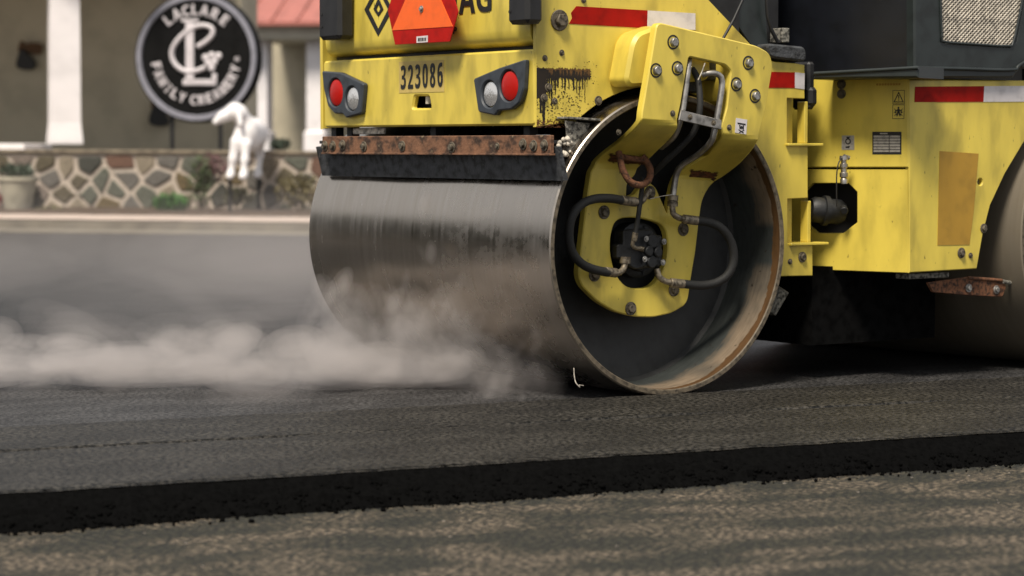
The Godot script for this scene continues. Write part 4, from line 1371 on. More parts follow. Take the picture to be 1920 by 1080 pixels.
func roller_front(r: Node3D) -> void:
	# -- oblique rear wall of the second frame
	var up := Shape.new()
	plate(up, [Vector2(-0.4248, 0.964), Vector2(-0.0068, 0.9554), Vector2(-0.0036, 0.6778), Vector2(-0.4224, 0.6755)], [], 0.03, 0.003, on_oblique(0.006))
	var wall := part(up, "upper_panel", M.yellow, r, "yellow panel with warning labels and a rating plate")
	var low := Shape.new()
	plate(low, [Vector2(-0.445, 0.6701), Vector2(-0.0082, 0.6727), Vector2(-0.0026, 0.3467), Vector2(-0.3359, 0.3474), Vector2(-0.4424, 0.3485)], [[Vector2(-0.3403, 0.6252), Vector2(-0.2138, 0.6264), Vector2(-0.1828, 0.5989), Vector2(-0.1818, 0.5023), Vector2(-0.2303, 0.4674), Vector2(-0.3235, 0.4654), Vector2(-0.3602, 0.4938), Vector2(-0.3689, 0.6002)]], 0.02, 0.002, on_oblique(0.0))
	var lower := part(low, "lower_panel", M.yellow, r, "lower yellow panel with an octagonal opening")
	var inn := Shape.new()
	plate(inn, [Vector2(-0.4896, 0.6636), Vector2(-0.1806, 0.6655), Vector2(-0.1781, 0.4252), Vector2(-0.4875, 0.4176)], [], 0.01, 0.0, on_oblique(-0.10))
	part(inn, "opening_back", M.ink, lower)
	# pump in the opening
	var pump := Shape.new()
	var pa: Vector3 = Vector3(0.6676, 0.5442, 0.56)
	var pb: Vector3 = Vector3(0.7617, 0.5334, 0.6)
	lathe(pump, PackedVector2Array([Vector2(0.0, 0.0), Vector2(0.034, 0.0), Vector2(0.041, 0.012), Vector2(0.041, 0.04), Vector2(0.048, 0.042), Vector2(0.048, 0.058), Vector2(0.040, 0.06), Vector2(0.040, 0.10), Vector2(0.030, 0.115), Vector2(0.0, 0.115)]), pa, pb - pa, 20)
	tube(pump, curve([Vector3(0.652, 0.5137, 0.55), Vector3(0.6886, 0.5116, 0.56), Vector3(0.73, 0.506, 0.57), Vector3(0.7668, 0.5158, 0.58)]), 0.008, 8)
	part(pump, "pump", M.motor, lower)
	var shaft := Shape.new()
	cyl(shaft, Vector3(0.638, 0.5497, 0.555), Vector3(0.6676, 0.5459, 0.56), 0.006, -1.0, 12)
	part(shaft, "shaft", M.steel, lower)
	var cap := Shape.new()
	cyl(cap, Vector3(0.7355, 0.5484, 0.64), Vector3(0.7214, 0.5389, 0.66), 0.013, -1.0, 14, 0.002)
	part(cap, "round_plug", M.motor, lower)
	# test fitting above the opening
	var tf := Shape.new()
	var ta: Vector3 = Vector3(0.717, 0.7141, 0.66)
	var tc: Vector3 = Vector3(0.7193, 0.6131, 0.66)
	lathe(tf, PackedVector2Array([Vector2(0.0, 0.0), Vector2(0.013, 0.0), Vector2(0.0145, 0.012), Vector2(0.009, 0.016), Vector2(0.009, 0.024), Vector2(0.013, 0.026), Vector2(0.013, 0.036), Vector2(0.0095, 0.040), Vector2(0.0095, 0.052), Vector2(0.0135, 0.054), Vector2(0.0135, 0.066), Vector2(0.009, 0.07), Vector2(0.012, 0.075), Vector2(0.012, 0.088), Vector2(0.0, 0.09)]), ta, tc - ta, 14)
	cyl(tf, Vector3(0.717, 0.7124, 0.66), Vector3(0.7353, 0.7073, 0.665), 0.007, -1.0, 10)
	part(tf, "test_fitting", M.steel, wall)
	var chn := Shape.new()
	tube(chn, curve([Vector3(0.7078, 0.7074, 0.665), Vector3(0.6892, 0.6941, 0.668), Vector3(0.6805, 0.6589, 0.668), Vector3(0.68, 0.6002, 0.668), Vector3(0.6845, 0.5531, 0.665)]), 0.0022, 6)
	part(chn, "cap_chain", M.black, wall)
	var nrm := Vector3(-0.94, 0, 0.341)
	for q in [Vector2(-0.2375, 0.9406), Vector2(-0.2372, 0.9102)]:
		var bs := Shape.new()
		bolt(bs, on_oblique(0.006).call(q.x, q.y, 0.0), nrm, 0.010)
		part(bs, "bolt", M.dull_bolt, wall)
	# labels
	var sq := Shape.new()
	plate(sq, [Vector2(-0.0596, 0.9196), Vector2(-0.0186, 0.9191), Vector2(-0.0181, 0.8758), Vector2(-0.0592, 0.8763)], [[Vector2(-0.0582, 0.9179), Vector2(-0.02, 0.9174), Vector2(-0.0196, 0.8775), Vector2(-0.0577, 0.8779)]], 0.0006, 0.0, on_oblique(0.0066))
	plate(sq, [Vector2(-0.0591, 0.8746), Vector2(-0.0181, 0.8742), Vector2(-0.0194, 0.8293), Vector2(-0.0596, 0.8295)], [[Vector2(-0.0577, 0.8729), Vector2(-0.0195, 0.8725), Vector2(-0.0209, 0.831), Vector2(-0.0581, 0.8312)]], 0.0006, 0.0, on_oblique(0.0066))
	plate(sq, [Vector2(-0.0386, 0.9152), Vector2(-0.0209, 0.8809), Vector2(-0.0565, 0.8812)], [[Vector2(-0.0385, 0.9093), Vector2(-0.0255, 0.8837), Vector2(-0.0516, 0.884)]], 0.0006, 0.0, on_oblique(0.0068))
	plate(sq, [Vector2(-0.0403, 0.9035), Vector2(-0.0366, 0.9035), Vector2(-0.0372, 0.8919), Vector2(-0.0394, 0.8919)], [], 0.0006, 0.0, on_oblique(0.0068))
	plate(sq, [Vector2(-0.0398, 0.8899), Vector2(-0.0368, 0.8899), Vector2(-0.0368, 0.8865), Vector2(-0.0397, 0.8866)], [], 0.0006, 0.0, on_oblique(0.0068))
	# a figure between arrows
	plate(sq, circle2(Vector2(Vector2(-0.0389, 0.8644).x, Vector2(-0.0389, 0.8644).y), 0.0032, 10), [], 0.0006, 0.0, on_oblique(0.0068))
	for q in [[Vector2(-0.0425, 0.8611), Vector2(-0.0352, 0.861), Vector2(-0.0342, 0.8494), Vector2(-0.0313, 0.8377), Vector2(-0.035, 0.8377), Vector2(-0.0387, 0.8477), Vector2(-0.0423, 0.8378), Vector2(-0.0459, 0.8378), Vector2(-0.0433, 0.8494)], [Vector2(-0.0425, 0.8594), Vector2(-0.0507, 0.8545), Vector2(-0.0488, 0.852), Vector2(-0.0416, 0.8561)], [Vector2(-0.0352, 0.8594), Vector2(-0.027, 0.8543), Vector2(-0.0287, 0.8518), Vector2(-0.0361, 0.8561)], [Vector2(-0.0561, 0.8512), Vector2(-0.0452, 0.8528), Vector2(-0.0469, 0.847)], [Vector2(-0.0215, 0.8509), Vector2(-0.0324, 0.8527), Vector2(-0.0305, 0.8468)], [Vector2(-0.0544, 0.8629), Vector2(-0.0452, 0.8561), Vector2(-0.0488, 0.8537)], [Vector2(-0.0234, 0.8626), Vector2(-0.0324, 0.856), Vector2(-0.0288, 0.8535)], [Vector2(-0.0542, 0.8379), Vector2(-0.046, 0.847), Vector2(-0.0433, 0.8436)], [Vector2(-0.0231, 0.8376), Vector2(-0.0314, 0.8469), Vector2(-0.0341, 0.8435)]]:
		plate(sq, q, [], 0.0006, 0.0, on_oblique(0.0068))
	part(sq, "warning_label", M.ink, wall)
	var rp := Shape.new()
	plate(rp, [Vector2(-0.1282, 0.7897), Vector2(-0.028, 0.7894), Vector2(-0.0273, 0.7185), Vector2(-0.1275, 0.7183)], [], 0.001, 0.0, on_oblique(0.0068))
	var plt := part(rp, "rating_plate", M.ink, wall)
	var rows := Shape.new()
	for q in [[Vector2(-0.1234, 0.7779), Vector2(-0.0709, 0.7778), Vector2(-0.0708, 0.7711), Vector2(-0.1234, 0.7712)], [Vector2(-0.0682, 0.7778), Vector2(-0.0325, 0.7777), Vector2(-0.0324, 0.7711), Vector2(-0.0681, 0.7711)], [Vector2(-0.1234, 0.7687), Vector2(-0.0708, 0.7686), Vector2(-0.0707, 0.7619), Vector2(-0.1233, 0.762)], [Vector2(-0.0681, 0.7686), Vector2(-0.0324, 0.7686), Vector2(-0.0323, 0.7619), Vector2(-0.068, 0.7619)], [Vector2(-0.1233, 0.7595), Vector2(-0.0707, 0.7594), Vector2(-0.0706, 0.7527), Vector2(-0.1232, 0.7527)], [Vector2(-0.068, 0.7594), Vector2(-0.0323, 0.7594), Vector2(-0.0322, 0.7527), Vector2(-0.0679, 0.7527)], [Vector2(-0.1232, 0.7502), Vector2(-0.0706, 0.7502), Vector2(-0.0705, 0.7435), Vector2(-0.1231, 0.7435)], [Vector2(-0.0679, 0.7502), Vector2(-0.0322, 0.7502), Vector2(-0.0321, 0.7435), Vector2(-0.0678, 0.7435)], [Vector2(-0.1231, 0.741), Vector2(-0.0705, 0.741), Vector2(-0.0704, 0.7343), Vector2(-0.123, 0.7343)], [Vector2(-0.0678, 0.741), Vector2(-0.0321, 0.741), Vector2(-0.032, 0.7344), Vector2(-0.0677, 0.7343)], [Vector2(-0.123, 0.7317), Vector2(-0.0704, 0.7318), Vector2(-0.0703, 0.726), Vector2(-0.1229, 0.7259)], [Vector2(-0.0677, 0.7318), Vector2(-0.032, 0.7319), Vector2(-0.0319, 0.726), Vector2(-0.0676, 0.726)], [Vector2(-0.1014, 0.7859), Vector2(-0.0756, 0.7859), Vector2(-0.0755, 0.7818), Vector2(-0.1013, 0.7819)]]:
		plate(rows, q, [], 0.0006, 0.0, on_oblique(0.0074))
	part(rows, "print_fields", M.label_silver, plt)
	var lp := Shape.new()
	plate(lp, [Vector2(-0.2345, 0.7782), Vector2(-0.1914, 0.7781), Vector2(-0.1909, 0.7325), Vector2(-0.235, 0.7325)], [], 0.0008, 0.0, on_oblique(0.0068))
	var lpp := part(lp, "pressure_label", M.label_silver, wall)
	var pk := Shape.new()
	plate(pk, circle2(Vector2(Vector2(-0.2127, 0.7595).x, Vector2(-0.2127, 0.7595).y), 0.010, 14), [circle2(Vector2(Vector2(-0.2127, 0.7595).x, Vector2(-0.2127, 0.7595).y), 0.0065, 14)], 0.0006, 0.0, on_oblique(0.0074))
	plate(pk, [Vector2(-0.2204, 0.7739), Vector2(-0.2054, 0.7739), Vector2(-0.2128, 0.7663)], [], 0.0006, 0.0, on_oblique(0.0074))
	plate(pk, [Vector2(-0.222, 0.7426), Vector2(-0.2051, 0.746), Vector2(-0.2088, 0.7384), Vector2(-0.22, 0.7384)], [], 0.0006, 0.0, on_oblique(0.0074))
	part(pk, "pictogram", M.ink, lpp)
	var fn := Shape.new()
	for i in 9:
		var u: float = Vector2(-0.1159, 0.9388).x + i * 0.0095
		box(fn, Vector3(u, Vector2(-0.1159, 0.9346).y, 0.0), Vector3(u + 0.0065, Vector2(-0.1159, 0.9413).y, 0.0005), 0.0, Transform3D(Basis(Vector3(0.341, 0, 0.94), Vector3.UP, nrm), Vector3(0.84, 0, 0.83) + nrm * 0.0062))
	part(fn, "faint_print", M.tan_patch, wall)
	# -- fender over the second drum
	var fen := Shape.new()
	var fo := PackedVector2Array([Vector2(0.8413, 0.3476), Vector2(0.8325, 0.952), Vector2(2.3, 0.965), Vector2(2.3, 0.45)])
	for i in 25:
		var a := deg_to_rad(lerpf(0.0, 140.0, i / 24.0))
		fo.append(Vector2(1.707, 0.45) + Vector2(cos(a), sin(a)) * 0.468)
	for q in [Vector2(1.2687, 0.6564), Vector2(1.2014, 0.5539), Vector2(1.1688, 0.4601), Vector2(1.1438, 0.3509)]:
		fo.append(q)
	plate(fen, fo, [circle2(Vector2(Vector2(1.1535, 0.6299).x, Vector2(1.1535, 0.6299).y), 0.011, 14)], 0.02, 0.003, on_z(0.83))
	var fd := part(fen, "fender", M.yellow, r, "yellow fender plate with red and white tape over the right drum")
	var edge := Shape.new()
	box(edge, Vector3(0.842, 0.352, 0.80), Vector3(0.848, 0.945, 0.812))
	part(edge, "seam_filler", M.black, fd)
	var t1 := Shape.new()
	plate(t1, [Vector2(0.8571, 0.93), Vector2(1.1651, 0.9361), Vector2(1.1624, 0.8858), Vector2(0.8555, 0.8817)], [], 0.001, 0.0, on_z(0.8312))
	part(t1, "red_tape", M.red_tape, fd)
	var t2 := Shape.new()
	plate(t2, [Vector2(1.1651, 0.9361), Vector2(1.5271, 0.9431), Vector2(1.5281, 0.8915), Vector2(1.1624, 0.8858)], [], 0.001, 0.0, on_z(0.8314))
	part(t2, "white_tape", M.white_tape, fd)
	var pt := Shape.new()
	plate(pt, [Vector2(0.968, 0.7292), Vector2(1.1434, 0.7204), Vector2(1.1247, 0.538), Vector2(1.1071, 0.429), Vector2(0.9633, 0.4309)], [], 0.001, 0.0, on_z(0.8312))
	part(pt, "tan_patch", M.tan_patch, fd)
	for b in [[Vector3(1.0701, 0.4043, 0.83), 0.011], [Vector3(1.1126, 0.3946, 0.83), 0.006], [Vector3(1.1708, 0.4806, 0.83), 0.010]]:
		var bs := Shape.new()
		bolt(bs, b[0], Vector3.BACK, b[1])
		part(bs, "bolt", M.dull_bolt, fd)
	# -- platform and dark covers above
	var dk := Shape.new()
	plate(dk, [Vector2(-0.5193, 1.2871), Vector2(-0.0062, 1.2663), Vector2(-0.003, 0.9842), Vector2(-0.3499, 0.9736), Vector2(-0.4, 0.9744), Vector2(-0.5169, 0.9765)], [], 0.02, 0.002, on_oblique(-0.02))
	part(dk, "dark_cover", M.dark_panel, r)
	var lip := Shape.new()
	plate(lip, [Vector2(-0.2595, 0.9728), Vector2(0.0944, 0.9876), Vector2(0.0948, 0.952), Vector2(-0.1244, 0.954), Vector2(-0.2668, 0.953)], [], 0.19, 0.006, on_oblique(0.15))
	tube(lip, PackedVector3Array([on_oblique(0.15).call(Vector2(-0.2595, 0.9712).x, Vector2(-0.2595, 0.9712).y, 0.0), on_oblique(0.15).call(Vector2(0.0945, 0.9828).x, Vector2(0.0945, 0.9828).y, 0.0)]), 0.006, 8)
	part(lip, "platform_lip", M.plastic, r)
	var pl := Shape.new()
	plate(pl, [Vector2(0.8241, 1.2631), Vector2(0.945, 1.268), Vector2(0.955, 1.0854), Vector2(0.967, 1.069), Vector2(1.2518, 1.0642), Vector2(1.2837, 1.0804), Vector2(1.3319, 1.2838), Vector2(1.5241, 1.2917), Vector2(1.5304, 0.996), Vector2(1.3077, 0.9953), Vector2(1.2735, 0.9638), Vector2(0.831, 0.9565)], [], 0.04, 0.006, on_z(0.855))
	tube(pl, curve([Vector3(0.8268, 0.9877, 0.856), Vector3(1.0265, 0.9881, 0.858), Vector3(1.2594, 0.989, 0.858), Vector3(1.2987, 1.0052, 0.858), Vector3(1.418, 1.0628, 0.858)]), 0.006, 8)
	part(pl, "side_cover", M.plastic, r)
	var rim := Shape.new()
	tube(rim, curve([Vector3(0.9361, 1.2341, 0.857), Vector3(0.9454, 1.0915, 0.857), Vector3(0.9575, 1.0718, 0.857), Vector3(1.0981, 1.067, 0.857), Vector3(1.2393, 1.0654, 0.857), Vector3(1.2687, 1.0798, 0.857), Vector3(1.3036, 1.1969, 0.857), Vector3(1.3125, 1.2485, 0.857)]), 0.004, 8)
	part(rim, "grille_frame", M.plastic, r)
	# grille of expanded metal: two families of crossing wires
	var gr := Shape.new()
	var quad := PackedVector2Array([Vector2(0.9485, 1.2219), Vector2(0.9627, 1.0691), Vector2(1.2596, 1.0663), Vector2(1.2864, 1.0909), Vector2(1.3234, 1.2359)])
	var lo := Vector2(10, 10)
	var hi := Vector2(-10, -10)
	for q in quad:
		lo = lo.min(q); hi = hi.max(q)
	for fam in [1.0, -1.0]:
		var k := -60
		while k < 120:
			var x0 := lo.x + k * 0.017
			var x1: float = x0 + fam * (hi.y - lo.y) * 1.25
			for seg in Geometry2D.intersect_polyline_with_polygon(PackedVector2Array([Vector2(x0, lo.y), Vector2(x1, hi.y)]), quad):
				tube(gr, PackedVector3Array([Vector3(seg[0].x, seg[0].y, 0.845), Vector3(seg[-1].x, seg[-1].y, 0.845)]), 0.0029, 4)
			k += 1
	part(gr, "grille", M.dirty_light, r)
	var gb := Shape.new()
	box(gb, Vector3(0.95, 0.96, 0.72), Vector3(1.45, 1.4, 0.73))
	part(gb, "grille_back", M.ink, r)
	var top := Shape.new()
	box(top, Vector3(0.92, 0.955, -0.6), Vector3(2.2, 1.05, 0.72))
	box(top, Vector3(0.86, 0.40, -0.4), Vector3(1.10, 0.96, 0.70))
	box(top, Vector3(0.56, 0.40, -0.3), Vector3(0.86, 0.80, 0.30))
	box(top, Vector3(1.02, 0.36, 0.70), Vector3(1.06, 0.94, 0.80))
	box(top, Vector3(0.66, 0.11, -0.35), Vector3(1.21, 0.36, 0.58))
	part(top, "chassis", M.grease, r)
	# -- under the frame: reddish bracket, scraper arms
	var ub := Shape.new()
	plate(ub, rounded([Vector2(0.9541, 0.3113), Vector2(1.1367, 0.324), Vector2(1.2699, 0.3144), Vector2(1.3051, 0.3045), Vector2(1.313, 0.2816), Vector2(1.296, 0.2525), Vector2(1.1475, 0.2633), Vector2(0.9784, 0.2798)], 0.006), [], 0.012, 0.002, on_z(0.80))
	tube(ub, PackedVector3Array([Vector3(1.1343, 0.3206, 0.8), Vector3(1.29, 0.3068, 0.8)]), 0.006, 8)
	var un := part(ub, "scraper_bracket", M.rust, r, "rusty red bracket under the fender")
	for p in [Vector3(1.1373, 0.2878, 0.8), Vector3(1.2656, 0.278, 0.8)]:
		var bs := Shape.new()
		bolt(bs, p, Vector3.BACK, 0.009)
		part(bs, "bolt", M.bolt, un)
	var ua := Shape.new()
	tube(ua, PackedVector3Array([Vector3(1.2951, 0.3031, 0.8), Vector3(1.3353, 0.2983, 0.8), Vector3(1.3752, 0.2401, 0.82), Vector3(1.4529, 0.1719, 0.82)]), 0.007, 8)
	part(ua, "scraper_rod", M.grey_scale, r)
	var ul := Shape.new()
	box(ul, Vector3(Vector3(0.8689, 0.3395, 0.8).x, 0.325, 0.74), Vector3(Vector3(1.0493, 0.3337, 0.8).x, 0.342, 0.80), 0.002)
	part(ul, "frame_rail", M.grey_scale, r)
	var beam := Shape.new()
	box(beam, Vector3(0.9, 0.26, -0.5), Vector3(1.25, 0.345, 0.45), 0.01)
	part(beam, "cross_beam", M.black, r)
	var tw := Shape.new()
	tube(tw, curve([Vector3(-0.3441, 0.0998, 0.66), Vector3(-0.3421, 0.0748, 0.66), Vector3(-0.34, 0.0563, 0.665), Vector3(-0.3263, 0.043, 0.665)], 0.006), 0.0016, 6)
	tube(tw, PackedVector3Array([Vector3(-0.3283, 0.0494, 0.665), Vector3(-0.3127, 0.0469, 0.665)]), 0.0014, 6)
	part(tw, "dangling_wire", M.dirty_light, r)
	# scraper on the far side of the first drum
	var fs := Shape.new()
	plate(fs, [Vector2(0.5522, 0.301), Vector2(0.593, 0.2792), Vector2(0.5374, 0.2085), Vector2(0.5148, 0.2213)], [], 0.35, 0.004, on_z(0.55))
	part(fs, "scraper_blade", M.grey_scale, r)
	var lnk := Shape.new()
	box(lnk, Vector3(0.47, 0.33, -0.5), Vector3(0.52, 0.42, 0.3))
	part(lnk, "scraper_beam", M.black, r)

# ---- the shop behind ----------------------------------------------------
func on_s(z: float) -> Callable:
	return func(u: float, v: float, w: float) -> Vector3: return Vector3(u, v, z + w)

func cut(poly: PackedVector2Array, p: Vector2, n: Vector2) -> PackedVector2Array:
	# keeps the side of the line through p that n points away from
	var out := PackedVector2Array()
	var m := poly.size()
	for i in m:
		var a := poly[i]
		var b := poly[(i + 1) % m]
		var da := (a - p).dot(n)
		var db := (b - p).dot(n)
		if da <= 0.0:
			out.append(a)
		if (da < 0.0 and db > 0.0) or (da > 0.0 and db < 0.0):
			out.append(a.lerp(b, da / (da - db)))
	return out

func street_thing(called: String, label: String, category: String, group := "") -> Node3D:
	var o := thing(called, label, category, Vector3.ZERO, group)
	o.transform = STREET
	return o

func shop() -> void:
	# shop: wall, porch roof and tapered posts
	var b := street_thing("shop_building", "beige shop front with tapered white porch posts behind the stone wall", "building")
	var w := Shape.new()
	box(w, Vector3(-9.0, 0.0, -6.6), Vector3(Vector2(-1.6741, 1.7662).x, 3.4, -6.0))
	part(w, "wall", M.siding, b)
	var fl := Shape.new()
	box(fl, Vector3(-9.0, 0.0, -6.0), Vector3(Vector2(-1.6741, 1.7662).x, 0.60, -3.05))
	part(fl, "porch_floor", M.gutter, b)
	var rf := Shape.new()
	box(rf, Vector3(-9.5, 2.75, -6.3), Vector3(Vector2(-1.7492, 1.7664).x, 2.95, -2.9))
	part(rf, "porch_roof", M.cream_trim, b)
	for x in [Vector2(-2.696, 1.1243), Vector2(-6.7343, 1.1173)]:
		var c := Shape.new()
		var yb := 0.745
		var prof := [[yb, 0.170], [yb + 0.03, 0.170], [yb + 0.22, 0.152], [2.75, 0.146]]
		var t := Transform3D(Basis(Vector3.UP, 0.48), Vector3(x.x, 0, -3.35))
		for i in prof.size() - 1:
			var y0: float = prof[i][0]
			var r0: float = prof[i][1]
			var y1: float = prof[i + 1][0]
			var r1: float = prof[i + 1][1]
			for k in 4:
				var d := Vector3.BACK.rotated(Vector3.UP, PI / 2.0 * k)
				var e := d.cross(Vector3.UP)
				c.quad(t * (d * r0 + e * r0 + Vector3.UP * y0), t * (d * r0 - e * r0 + Vector3.UP * y0), t * (d * r1 - e * r1 + Vector3.UP * y1), t * (d * r1 + e * r1 + Vector3.UP * y1), t.basis * d)
		part(c, "post", M.trim, b)
	var led := Shape.new()
	box(led, Vector3(-9.0, 0.66, -3.7), Vector3(Vector2(-2.9751, 0.7162).x, 0.745, -2.98), 0.008)
	part(led, "white_ledge", M.trim, b)
	# far wing with the red roof
	var an := street_thing("far_wing", "distant wing with a red roof and pale posts, right of the round sign", "building")
	var aw := Shape.new()
	box(aw, Vector3(Vector2(-6.2608, 2.2396).x, 0, -19.5), Vector3(Vector2(2.7942, 2.2145).x, 3.2, -18.0))
	part(aw, "wall", M.siding, an)
	var ae := Shape.new()
	box(ae, Vector3(Vector2(-4.9127, 2.4922).x, Vector2(-4.3466, 2.3734).y, -18.0), Vector3(Vector2(2.9914, 2.456).x, Vector2(-4.3462, 2.6472).y, -16.0), 0.02)
	part(ae, "eave", M.cream_trim, an)
	var ar := Shape.new()
	var e0: Vector2 = Vector2(-4.9776, 2.6404)
	var e1: Vector2 = Vector2(3.0098, 2.5969)
	ar.quad(Vector3(e0.x, e0.y, -15.8), Vector3(e1.x, e0.y, -15.8), Vector3(e1.x, e0.y + 2.4, -20.5), Vector3(e0.x, e0.y + 2.4, -20.5), Vector3(0, 1, 1))
	ar.quad(Vector3(e0.x, e0.y, -15.8), Vector3(e1.x, e0.y, -15.8), Vector3(e1.x, e0.y - 0.06, -15.8), Vector3(e0.x, e0.y - 0.06, -15.8), Vector3(0, 0, 1))
	var roof := part(ar, "roof", M.red_roof, an)
	for i in 22:
		var sm := Shape.new()
		var x := e0.x + 0.15 + i * 0.42
		if x > e1.x - 0.1:
			break
		var dirv := Vector3(0, 2.4, -4.7)
		sm.quad(Vector3(x, e0.y, -15.8) + Vector3(0, 0.03, 0), Vector3(x + 0.03, e0.y, -15.8) + Vector3(0, 0.03, 0), Vector3(x + 0.03, e0.y, -15.8) + dirv + Vector3(0, 0.03, 0), Vector3(x, e0.y, -15.8) + dirv + Vector3(0, 0.03, 0), Vector3(0, 1, 1))
		sm.quad(Vector3(x, e0.y, -15.8) + Vector3(0, 0.03, 0), Vector3(x, e0.y, -15.8), Vector3(x, e0.y, -15.8) + dirv, Vector3(x, e0.y, -15.8) + dirv + Vector3(0, 0.03, 0), Vector3(-1, 0, 0))
		part(sm, "roof_seam", M.red_roof, roof)
	for xs in [[Vector2(-4.8457, 1.3296), Vector2(-4.608, 1.33)], [Vector2(-3.9683, 1.3311), Vector2(-3.6893, 1.3316)], [Vector2(-2.8746, 1.333), Vector2(-2.616, 1.3335)]]:
		var c := Shape.new()
		box(c, Vector3(xs[0].x, 0.3, -16.6), Vector3(xs[1].x, Vector2(-4.3466, 2.3734).y, -16.3), 0.01)
		box(c, Vector3(xs[0].x - 0.04, 0.3, -16.63), Vector3(xs[1].x + 0.04, 0.95, -16.26), 0.03)
		part(c, "post", M.trim, an)
	# stone wall
	var sw := street_thing("stone_wall", "low wall of rounded fieldstones in pale mortar with a flat cap", "wall")
	var x0: float = Vector2(-3.6779, 0.3639).x
	var x1: float = Vector2(0.4954, 0.3977).x
	var core := Shape.new()
	box(core, Vector3(x0 - 3.0, 0.0, -3.05), Vector3(x1 + 6.0, 0.655, -2.80))
	part(core, "mortar", M.mortar, sw)
	var rng := RandomNumberGenerator.new()
	rng.seed = 11
	var cx := x0 - 1.0
	while cx < x1 + 3.0:
		var cp := Shape.new()
		box(cp, Vector3(cx, 0.655, -3.08), Vector3(cx + 0.895, 0.69, -2.765), 0.006)
		part(cp, "cap_slab", M.cap, sw)
		cx += 0.9
	var tones := []
	for c in [lin(0.11, 0.092, 0.06), lin(0.14, 0.13, 0.115), lin(0.15, 0.085, 0.06), lin(0.06, 0.06, 0.05), lin(0.25, 0.21, 0.155), lin(0.11, 0.115, 0.09), lin(0.14, 0.105, 0.055), lin(0.19, 0.155, 0.13)]:
		tones.append(worn(c, 0.3, 3.0, 0.85, 0.0, 70 + tones.size(), 0.4, 0.02))
	var pts := PackedVector2Array()
	var nx := 16
	for i in nx:
		for j in 4:
			pts.append(Vector2(lerpf(x0, x1, (i + 0.5 + (0.25 if j % 2 else -0.25)) / nx) + rng.randf_range(-0.09, 0.09), 0.09 + j * 0.16 + rng.randf_range(-0.07, 0.07)))
	for i in pts.size():
		var p := pts[i]
		var poly := PackedVector2Array([Vector2(x0 - 0.05, 0.02), Vector2(x1 + 0.05, 0.02), Vector2(x1 + 0.05, 0.65), Vector2(x0 - 0.05, 0.65)])
		for k in pts.size():
			if k != i and pts[k].distance_to(p) < 0.6:
				poly = cut(poly, (pts[k] + p) / 2.0, pts[k] - p)
		if poly.size() < 3:
			continue
		var sm := clean(poly)
		sm = inset(sm, rng.randf_range(0.012, 0.028))
		var area := 0.0
		for k in sm.size():
			area += sm[k].cross(sm[(k + 1) % sm.size()])
		if area < 0.004:
			continue
		var st := Shape.new()
		plate(st, rounded(Array(sm), 0.028, 2), [], 0.04, 0.010, on_s(-2.80 + rng.randf_range(0.012, 0.026)))
		part(st, "stone", tones[rng.randi() % tones.size()], sw)
	round_sign()
	# dark ornaments on the shop wall
	for q in [[Vector3(-4.2068, 1.7694, -5.9), "dark ornament on the shop wall left of the white post"], [Vector3(-2.617, 1.1363, -5.9), "dark ornament on the shop wall half behind the round sign"]]:
		var o := street_thing("wall_ornament", q[1], "ornament", "ornaments hanging on the shop wall")
		var t := Transform3D(Basis.IDENTITY, q[0])
		var bk := Shape.new()
		plate(bk, spline2([Vector2(-0.09, 0.02), Vector2(-0.06, 0.14), Vector2(0.0, 0.11), Vector2(0.07, 0.12), Vector2(0.19, 0.10), Vector2(0.17, -0.01), Vector2(0.05, 0.0)], 4), [], 0.03, 0.006, func(u: float, v: float, w2: float) -> Vector3: return t * Vector3(u, v, w2))
		part(bk, "wing", worn(lin(0.10, 0.05, 0.02), 0.3, 3.0, 0.8, 0.0, 91), o)
		var bd := Shape.new()
		plate(bd, spline2([Vector2(-0.10, -0.16), Vector2(-0.09, -0.04), Vector2(-0.03, 0.05), Vector2(0.06, -0.03), Vector2(0.13, -0.13), Vector2(0.06, -0.19)], 4), [], 0.05, 0.01, func(u: float, v: float, w2: float) -> Vector3: return t * Vector3(u, v, w2 + 0.03))
		part(bd, "body", M.ink, o)

